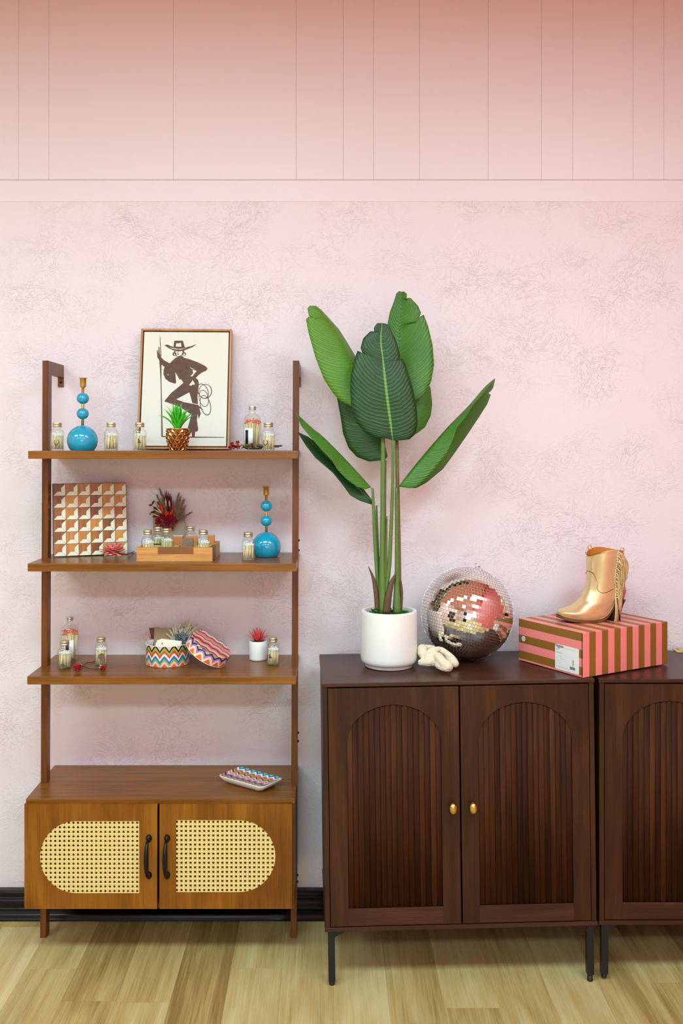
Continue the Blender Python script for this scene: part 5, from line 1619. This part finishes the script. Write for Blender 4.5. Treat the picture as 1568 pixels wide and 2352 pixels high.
nrm_ = [v.normal.copy() for v in me2.vertices]
for v, n_ in zip(me2.vertices, nrm_):
    q = v.co
    f = mnoise.noise(Vector((q.x * 34 + q.z * 22, q.y * 34, q.z * 60 - q.x * 30)))
    g_ = mnoise.noise(Vector((q.x * 140 + 5, q.y * 140, q.z * 200)))
    v.co = q + n_ * (-0.0014 * max(1 - abs(f) * 6, 0) + 0.0002 * g_)
    if v.co.z < 0.0003: v.co.z = 0.0003
link('folded_cloth', me2, M['cotton'], cloth, smooth=True)

# ------------------------------------------------------------------ striped shoe box
Fp = Vector((0.7505, 2.778, 0)); bth = math.radians(30.3)
rdir = Vector((math.cos(bth), math.sin(bth), 0)); ldir = Vector((-math.sin(bth), math.cos(bth), 0))
RL_, LL_, HB = 0.365, 0.278, 0.132
zb = max(top_z(Fp.x, Fp.y), top_z((Fp + ldir * LL_).x, (Fp + ldir * LL_).y), CAB2.location.z + 0.886) + 0.001
sbox = thing('shoe_box', 'pink and bronze striped cardboard shoe box under the gold boot', 'box', (Fp.x, Fp.y, zb), (0, 0, bth))
bm = bmesh.new(); uvl = bm.loops.layers.uv.verify()
SW = RL_ / 14.0
def face(vs, uvf):
    v = [bm.verts.new(p_) for p_ in vs]; f = bm.faces.new(v)
    for l in f.loops: l[uvl].uv = uvf(l.vert.co)
bulge = 0.0015
face([(0, 0, 0), (RL_, 0, 0), (RL_, 0, HB), (0, 0, HB)], lambda c: (c.x / SW, 0))
face([(RL_, 0, 0), (RL_, LL_, 0), (RL_, LL_, HB), (RL_, 0, HB)], lambda c: ((HB - c.z) / SW + 1.0, 0))
face([(RL_, LL_, 0), (0, LL_, 0), (0, LL_, HB), (RL_, LL_, HB)], lambda c: (c.x / SW, 0))
face([(0, LL_, 0), (0, 0, 0), (0, 0, HB), (0, LL_, HB)], lambda c: ((HB - c.z) / (SW * 0.965) + 1.0, 0))
face([(0, 0, HB), (RL_, 0, HB), (RL_, LL_, HB), (0, LL_, HB)], lambda c: (c.x / SW + 0.0, 0))
face([(0, LL_, 0), (RL_, LL_, 0), (RL_, 0, 0), (0, 0, 0)], lambda c: (c.x / SW, 0))
bmesh.ops.remove_doubles(bm, verts=bm.verts[:], dist=1e-6)
link('carton', bm_mesh(bm), M['stripes'], sbox, bevel=0.0012)
# lid flap edge along the front corner and the tucked end
bm = bmesh.new()
add_box(bm, -0.0012, 0.0004, 0.0012, 0.0032, 0.002, HB - 0.003)
link('corner_slit', bm_mesh(bm), M['dark_gap'], sbox)
bm = bmesh.new()
add_box(bm, RL_ - 0.0001, RL_ + 0.0012, 0.0015, LL_ - 0.004, 0.003, HB - 0.002)
link('end_flap', bm_mesh(bm), M['kraft'], sbox)
Bm = sbox.matrix_basis
def on_left(px, py):
    """sight line met with the box's short side, in box space (y, z)"""
    n_ = -rdir
    o = Vector((0, 0, EYE)); d_ = PX(px, py, 1.0) - o
    t = (Vector((Fp.x, Fp.y, zb)) - o).dot(n_) / d_.dot(n_)
    h = o + d_ * t - Vector((Fp.x, Fp.y, zb))
    return (h.dot(ldir), h.z)
LM = Matrix(((0, 0, -1, 0), (-1, 0, 0, 0), (0, 1, 0, 0), (0, 0, 0, 1)))   # (x, y) on the sticker -> box side, x running towards the corner
tl, tr_, brr, bl = on_left(1273.9, 1477), on_left(1328.4, 1491.5), on_left(1330.3, 1550), on_left(1275.6, 1535.5)
y1_, y0_ = (tl[0] + bl[0]) / 2, (tr_[0] + brr[0]) / 2
zt_, zb_ = (tl[1] + tr_[1]) / 2, (bl[1] + brr[1]) / 2
SWd, SHt = y1_ - y0_, zt_ - zb_
LMt = Matrix.Translation((-0.0004, y1_, zb_)) @ LM
def rr2(x0, x1, y0, y1, r, n=5):
    o = []
    for cx_, cy_, s0 in ((x1 - r, y1 - r, 0), (x0 + r, y1 - r, 90), (x0 + r, y0 + r, 180), (x1 - r, y0 + r, 270)):
        for i in range(n + 1):
            t = math.radians(s0 + 90 * i / n); o.append((cx_ + r * math.cos(t), cy_ + r * math.sin(t)))
    return o
stk = link('label_sticker', flat_me([rr2(0, SWd, 0, SHt, 0.003)], 0.0004, LMt), M['paper'], sbox, label='white size label with black lettering')
def L2(dx_, dy_): return Matrix.Translation((-0.00075, y1_ - dx_ * SWd, zb_ + dy_ * SHt)) @ LM
link('printed_name', text_me('benisa', 0.0128, 0.0002, L2(0.03, 0.895), 0.00018), M['ink'], stk)
link('printed_name', text_me('shoes', 0.0055, 0.0002, L2(0.10, 0.845), 0.00006), M['ink'], stk)
link('printed_line', text_me('SKY', 0.0062, 0.0002, L2(0.045, 0.765)), M['grey_ink'], stk)
link('printed_line', text_me('Metallic Gold', 0.0050, 0.0002, L2(0.045, 0.655)), M['grey_ink'], stk)
def bar_me(rects): return flat_me([[(a * SWd, b_ * SHt), (c2 * SWd, b_ * SHt), (c2 * SWd, d2 * SHt), (a * SWd, d2 * SHt)] for a, b_, c2, d2 in rects], 0.0002, L2(0, 0))
rects = [(0.04, 0.115, 0.60, 0.121), (0.22, 0.905, 0.90, 0.909), (0.06, 0.55, 0.09, 0.556), (0.13, 0.54, 0.29, 0.546), (0.06, 0.455, 0.12, 0.461), (0.20, 0.45, 0.37, 0.457), (0.06, 0.36, 0.10, 0.366), (0.13, 0.36, 0.19, 0.366)]
link('printed_rules', bar_me(rects), M['grey_ink'], stk)
rnd = random.Random(3); x = 0.63; bars = []
while x < 0.84:
    w = rnd.choice((0.007, 0.011, 0.016)); bars.append((x, 0.125, x + w, 0.235)); x += w + rnd.choice((0.006, 0.010))
link('barcode', bar_me(bars), M['ink'], stk)
bo = [(0.70, 0.52), (0.78, 0.53), (0.79, 0.42), (0.80, 0.33), (0.79, 0.27), (0.77, 0.31), (0.72, 0.29), (0.60, 0.29), (0.60, 0.32), (0.69, 0.36), (0.71, 0.42)]
inn = [(0.5 * 0 + a * 0.985 + 0.0105, b_ * 0.985 + 0.0055) for a, b_ in bo][::-1]
link('boot_drawing', flat_me([[(a * SWd, b_ * SHt) for a, b_ in bo], [(a * SWd, b_ * SHt) for a, b_ in inn]], 0.0002, L2(0, 0)), M['grey_ink'], stk)
link('boot_drawing', bar_me([(0.752, 0.32, 0.778, 0.50)]), M['sticker_taupe'], stk)
rc = on_left(1202, 1467)
rs_ = link('round_sticker', flat_me([ell(0, 0, 0.0082, 0.0085)], 0.0004, Matrix.Translation((-0.0004, rc[0], rc[1])) @ LM), M['paper'], sbox)
link('sticker_print', flat_me([ell(0, 0, 0.0052, 0.0055), ell(0, 0, 0.0044, 0.0047, 0, 30, True), [(-0.003, 0.0005), (0.003, 0.0005), (0.003, 0.0014), (-0.003, 0.0014)], [(-0.0025, -0.0016), (0.0025, -0.0016), (0.0025, -0.0008), (-0.0025, -0.0008)]], 0.0002, Matrix.Translation((-0.00075, rc[0], rc[1])) @ LM), M['grey_ink'], rs_)

# ------------------------------------------------------------------ gold fringed boot
BY = math.radians(-14)            # the boot points left and a little to the front
bt0 = PX(1363, 1430, 2.985)
boot = thing('cowboy_boot', 'gold leather western boot with side fringe standing on the striped box', 'boot', (bt0.x, 2.985, zb + HB + 0.0006), (0, 0, 0))
U = 0.1339 * 2.985 / F_PX
YAWB = Matrix.Rotation(math.radians(14), 4, 'Z')
def BT(x, z, y=0.0):
    """boot space from the photo's crop pixels: x along the sole, z up from the ball of the foot, y to the far side"""
    v = Vector(((x - 840) * U / math.cos(math.radians(14)), y, (1436 - z) * U))
    return YAWB @ v
prs = [((748, 305), (1350, 262), 0.050, 2.4), ((742, 420), (1352, 400), 0.0485, 2.4), ((740, 600), (1345, 600), 0.045, 2.3), ((728, 760), (1366, 750), 0.0425, 2.3), ((690, 910), (1402, 890), 0.041, 2.2),
       ((640, 1000), (1412, 965), 0.041, 2.2), ((585, 1075), (1350, 1095), 0.041, 2.2), ((520, 1125), (1190, 1165), 0.0405, 2.2), ((450, 1165), (1070, 1245), 0.040, 2.2), ((380, 1190), (965, 1335), 0.041, 2.2),
       ((320, 1210), (820, 1382), 0.042, 2.2), ((272, 1221), (610, 1392), 0.040, 2.2), ((236, 1232), (420, 1378), 0.033, 2.2), ((210, 1248), (290, 1356), 0.023, 2.2), ((198, 1270), (222, 1338), 0.013, 2.0), ((196, 1296), (200, 1318), 0.004, 2.0)]
def boot_ring(F_, B_, w, pw, n=40, scale=1.0, top=False, low=None):
    f, b_ = BT(*F_), BT(*B_)
    c = (f + b_) / 2; a = (f - b_) / 2; side = YAWB @ Vector((0, 1, 0))
    out = []
    for j in range(n):
        t = 2 * math.pi * j / n
        ca, sa = math.cos(t), math.sin(t)
        pq = low if (low and ca < 0) else pw
        k = (abs(ca) ** pq + abs(sa) ** pq) ** (-1 / pq)
        p_ = c + a * (ca * k * scale) + side * (w * sa * k * scale)
        if top:
            p_.z += 0.0135 * (abs(sa) ** 2.0) - 0.006 * max(ca, 0) ** 6 - 0.002
        out.append(p_)
    return out
# interpolate the sections for a smooth body
def interp_sections(prs, n):
    A = catmull([Vector((p_[0][0], p_[0][1], 0)) for p_ in prs], n); m_ = len(prs)
    out = []
    for i in range(n):
        s = i / (n - 1) * (m_ - 1); k = min(int(s), m_ - 2); t = s - k
        g_ = lambda q: 0.5 * ((2 * q[1]) + (q[2] - q[0]) * t + (2 * q[0] - 5 * q[1] + 4 * q[2] - q[3]) * t * t + (3 * q[1] - q[0] - 3 * q[2] + q[3]) * t ** 3)
        idx = [max(k - 1, 0), k, k + 1, min(k + 2, m_ - 1)]
        out.append(((g_([prs[q][0][0] for q in idx]), g_([prs[q][0][1] for q in idx])), (g_([prs[q][1][0] for q in idx]), g_([prs[q][1][1] for q in idx])), g_([prs[q][2] for q in idx]), g_([prs[q][3] for q in idx])))
    return out
secs = interp_sections(prs, 60)
bm = bmesh.new()
rings = [boot_ring(*s, top=(i == 0), low=2.3 + 4.2 * min(max((i - 24) / 10, 0), 1)) for i, s in enumerate(secs)]
# ease the scalloped top into the shaft
for i in range(1, 6):
    rings[i] = boot_ring(*secs[i], top=False)
    for a, (p_, q) in enumerate(zip(rings[i], rings[0])):
        pass
loft(bm, rings, False, True)
body_me = bm_mesh(bm)
side_v = YAWB @ Vector((0, 1, 0)); fwd_v = YAWB @ Vector((1, 0, 0))
body_me.materials.append(M['boot_gold']); body_me.materials.append(M['boot_pink'])
for pgn in body_me.polygons:
    lx = pgn.center.dot(fwd_v); lz = pgn.center.z
    if lx > (1200 - 840) * U / math.cos(math.radians(14)) - 0.004 and lz > 0.04: pgn.material_index = 1
    pgn.use_smooth = True
o = bpy.data.objects.new('boot_upper', body_me); COL.objects.link(o); o.parent = boot
bm = bmesh.new()
loft(bm, [boot_ring(*secs[0], scale=0.965, top=True), boot_ring(*secs[8], scale=0.94), boot_ring(*secs[16], scale=0.92)], False, True)
link('lining', bm_mesh(bm), M['lining'], boot, smooth=True)
bm = bmesh.new()
r0, r1 = boot_ring(*secs[0], scale=1.0, top=True), boot_ring(*secs[0], scale=0.965, top=True)
tube(bm, [(a + b_) / 2 + Vector((0, 0, 0.0004)) for a, b_ in zip(r0, r1)] + [(r0[0] + r1[0]) / 2], 0.0017, 6)
link('top_binding', bm_mesh(bm), M['boot_gold'], boot, smooth=True)
# seams of vamp and shaft on the near side
def near_point(x, z):
    lx = ((x - 840) * U - math.sin(math.radians(14)) * 0.042) / math.cos(math.radians(14)); lz = (1436 - z) * U
    best = None
    for r in rings:
        for p_ in r:
            if p_.dot(side_v) > 0.004: continue
            e = (p_.dot(fwd_v) - lx) ** 2 + (p_.z - lz) ** 2
            if best is None or e < best[0]: best = (e, p_)
    p_ = best[1]
    return fwd_v * lx + side_v * (p_.dot(side_v)) + Vector((0, 0, lz))
bm = bmesh.new()
for path in ([(748, 640), (775, 588), (815, 615), (845, 690), (872, 790), (862, 860), (885, 915), (930, 942), (985, 940), (1050, 915), (1130, 880)],
             [(795, 330), (815, 300), (870, 268), (960, 255)], [(742, 260), (760, 300), (795, 335)]):
    tube(bm, [p_ - side_v * 0.0006 for p_ in catmull([near_point(*q) for q in path], 24)], 0.0009, 5)
link('seam', bm_mesh(bm), M['sole'], boot)
# welted sole from toe to heel breast, then the heel
solep = [(178, 1322), (210, 1345), (300, 1374), (420, 1392), (610, 1408), (820, 1400), (900, 1378), (965, 1345), (1030, 1285), (1085, 1205), (1120, 1150)]
sw = [0.006, 0.020, 0.028, 0.037, 0.0435, 0.044, 0.042, 0.040, 0.038, 0.037, 0.036]
sp3 = catmull([Vector((x, z, w * 1e5)) for (x, z), w in zip(solep, sw)], 40)
def sole_rings(dz, th_, grow):
    out = []
    for p_ in sp3:
        w = p_.z / 1e5 + grow
        a = BT(p_.x, p_.y + dz); b_ = BT(p_.x + 6, p_.y + dz + th_)
        out.append([a - side_v * w, a + side_v * w, b_ + side_v * w, b_ - side_v * w])
    return out
bm = bmesh.new(); loft(bm, sole_rings(-22, 49, 0.0012))
for f in bm.faces: f.smooth = False
link('sole', bm_mesh(bm), M['sole'], boot)
bm = bmesh.new(); loft(bm, sole_rings(-25, 4, 0.0007))
link('welt', bm_mesh(bm), M['welt'], boot)
bm = bmesh.new()
hl = []
for (xf, xb, z, w) in ((1100, 1372, 1085, 0.0375), (1085, 1335, 1160, 0.036), (1078, 1305, 1250, 0.033), (1082, 1285, 1345, 0.031), (1082, 1282, 1436, 0.031)):
    f, b_ = BT(xf, z), BT(xb, z); c = (f + b_) / 2; a = (b_ - f) / 2
    hl.append([c + a * math.cos(t) * (abs(math.cos(t)) ** 3 + abs(math.sin(t)) ** 3) ** (-1 / 3) + side_v * w * math.sin(t) * (abs(math.cos(t)) ** 3 + abs(math.sin(t)) ** 3) ** (-1 / 3) for t in [2 * math.pi * i / 28 for i in range(28)]])
loft(bm, hl)
link('heel', bm_mesh(bm), M['heel'], boot, smooth=True)
# pull loops
for (x, z, y) in ((905, 215, 0.046), (1215, 222, -0.0495)):
    bm = bmesh.new()
    c = BT(x, z, y)
    for s_ in (1,):
        loop = [c + fwd_v * 0.0062 * math.cos(a) + Vector((0, 0, 0.0078 * math.sin(a))) for a in [2 * math.pi * i / 24 for i in range(25)]]
        tube(bm, loop, 0.0024, 8, flat=0.5)
    link('pull_loop', bm_mesh(bm), M['loop'], boot, smooth=True)
# fringe: seam band and hanging strips down the near side
rnd = random.Random(44)
bm = bmesh.new()
band_pts = [near_point(x, z) for x, z in ((1190, 240), (1170, 420), (1150, 600), (1150, 750), (1165, 900), (1165, 1060))]
band = catmull(band_pts, 40)
for i in range(39):
    a = band[i] - side_v * 0.0018
    ang = 0.6 if i % 2 else -0.4
    d_ = fwd_v * 0.004 * ang + Vector((0, 0, -0.006))
    tube(bm, [a - d_ * 0.6, a - side_v * 0.001, a + d_ * 0.6], [0.0016, 0.0022, 0.0014], 5)
link('fringe_band', bm_mesh(bm), M['boot_gold'], boot, smooth=True, kind='stuff')
strips = []
for i in range(46):
    t = i / 45
    st = band[int(t * 36)] - side_v * rnd.uniform(0.002, 0.004)
    x_out = rnd.uniform(60, 190) * (1 - 0.45 * t); ln = rnd.uniform(300, 520) * (1 - 0.25 * t)
    if t > 0.8: ln = rnd.uniform(240, 330)
    end = st + fwd_v * x_out * U + Vector((0, 0, -ln * U))
    z_floor = 0.0015
    pts = [st, st + fwd_v * x_out * 0.55 * U - side_v * 0.007 + Vector((0, 0, -0.10 * ln * U)), st + fwd_v * x_out * 0.95 * U - side_v * 0.006 + Vector((0, 0, -0.45 * ln * U)), end - side_v * rnd.uniform(0.001, 0.006)]
    for p_ in pts: p_.z = max(p_.z, z_floor)
    strips.append(pts)
for i in range(5):        # a few by the heel, curling on the box
    st = band[38 - i] - side_v * 0.003
    e = st + fwd_v * rnd.uniform(-60, 60) * U; e.z = 0.002
    e2 = e + fwd_v * rnd.uniform(-40, 60) * U; e2.z = 0.0014
    strips.append([st, st.lerp(e, 0.5) - side_v * 0.006, e - side_v * 0.004, e2 - side_v * 0.006])
bm = bmesh.new()
for pts in strips:
    c = catmull(pts, 14); w = rnd.uniform(0.0018, 0.0027)
    tw = rnd.uniform(-0.5, 0.5); rr_ = []
    for i, p_ in enumerate(c):
        ax = (fwd_v * math.cos(tw + i * 0.05) + side_v * math.sin(tw + i * 0.05))
        nn = side_v * 0.0004
        rr_.append([p_ - ax * w - nn, p_ + ax * w - nn, p_ + ax * w + nn, p_ - ax * w + nn])
    loft(bm, rr_)
link('fringe', bm_mesh(bm), M['boot_gold'], boot, kind='stuff')

# ------------------------------------------------------------------ yellow printed mat at the right edge
def yellow_mat():
    m, nt, b, out = new_mat('yellow_print')
    tc = N(nt, 'ShaderNodeTexCoord')
    vo = N(nt, 'ShaderNodeTexNoise'); vo.inputs['Scale'].default_value = 55; vo.inputs['Detail'].default_value = 1; vo.inputs['Distortion'].default_value = 1.5
    L(nt, tc.outputs['Object'], vo.inputs['Vector'])
    cr = N(nt, 'ShaderNodeValToRGB'); cr.color_ramp.interpolation = 'CONSTANT'; e = cr.color_ramp.elements
    e[0].position = 0; e[0].color = srgb(120, 96, 40); e[1].position = 0.40; e[1].color = srgb(226, 208, 80)
    k = e.new(0.60); k.color = srgb(238, 210, 150)
    L(nt, vo.outputs['Fac'], cr.inputs['Fac']); L(nt, cr.outputs[0], b.inputs['Base Color'])
    b.inputs['Roughness'].default_value = 0.5
    return m
ya = PZ(1544, 1491, 0.893); yb = PZ(1555, 1498.8, 0.893)
yz = CAB2.location.z + 0.886 + 0.0004
ym = thing('yellow_mat', 'flat yellow printed mat on the sideboard at the right edge behind the box', 'mat', (yb.x, yb.y, yz))
yd = min(3.19 - yb.y, ya.y - yb.y)
sh = (ya - yb) * (yd / (ya.y - yb.y)); sh.z = 0
w_ = Vector((0.17, 0, 0))
bm = bmesh.new()
lo = [Vector((0, 0, 0)), w_, w_ + sh, sh]
loft(bm, [[p_ for p_ in lo], [p_ + Vector((0, 0, 0.003)) for p_ in lo]])
link('rim', bm_mesh(bm), M['pale_straw'], ym)
bm = bmesh.new()
c = sum(lo, Vector()) / 4
li = [c + (p_ - c) * 0.93 for p_ in lo]
loft(bm, [[p_ + Vector((0, 0, 0.0031)) for p_ in li], [p_ + Vector((0, 0, 0.0036)) for p_ in li]])
link('printed_sheet', bm_mesh(bm), yellow_mat(), ym)
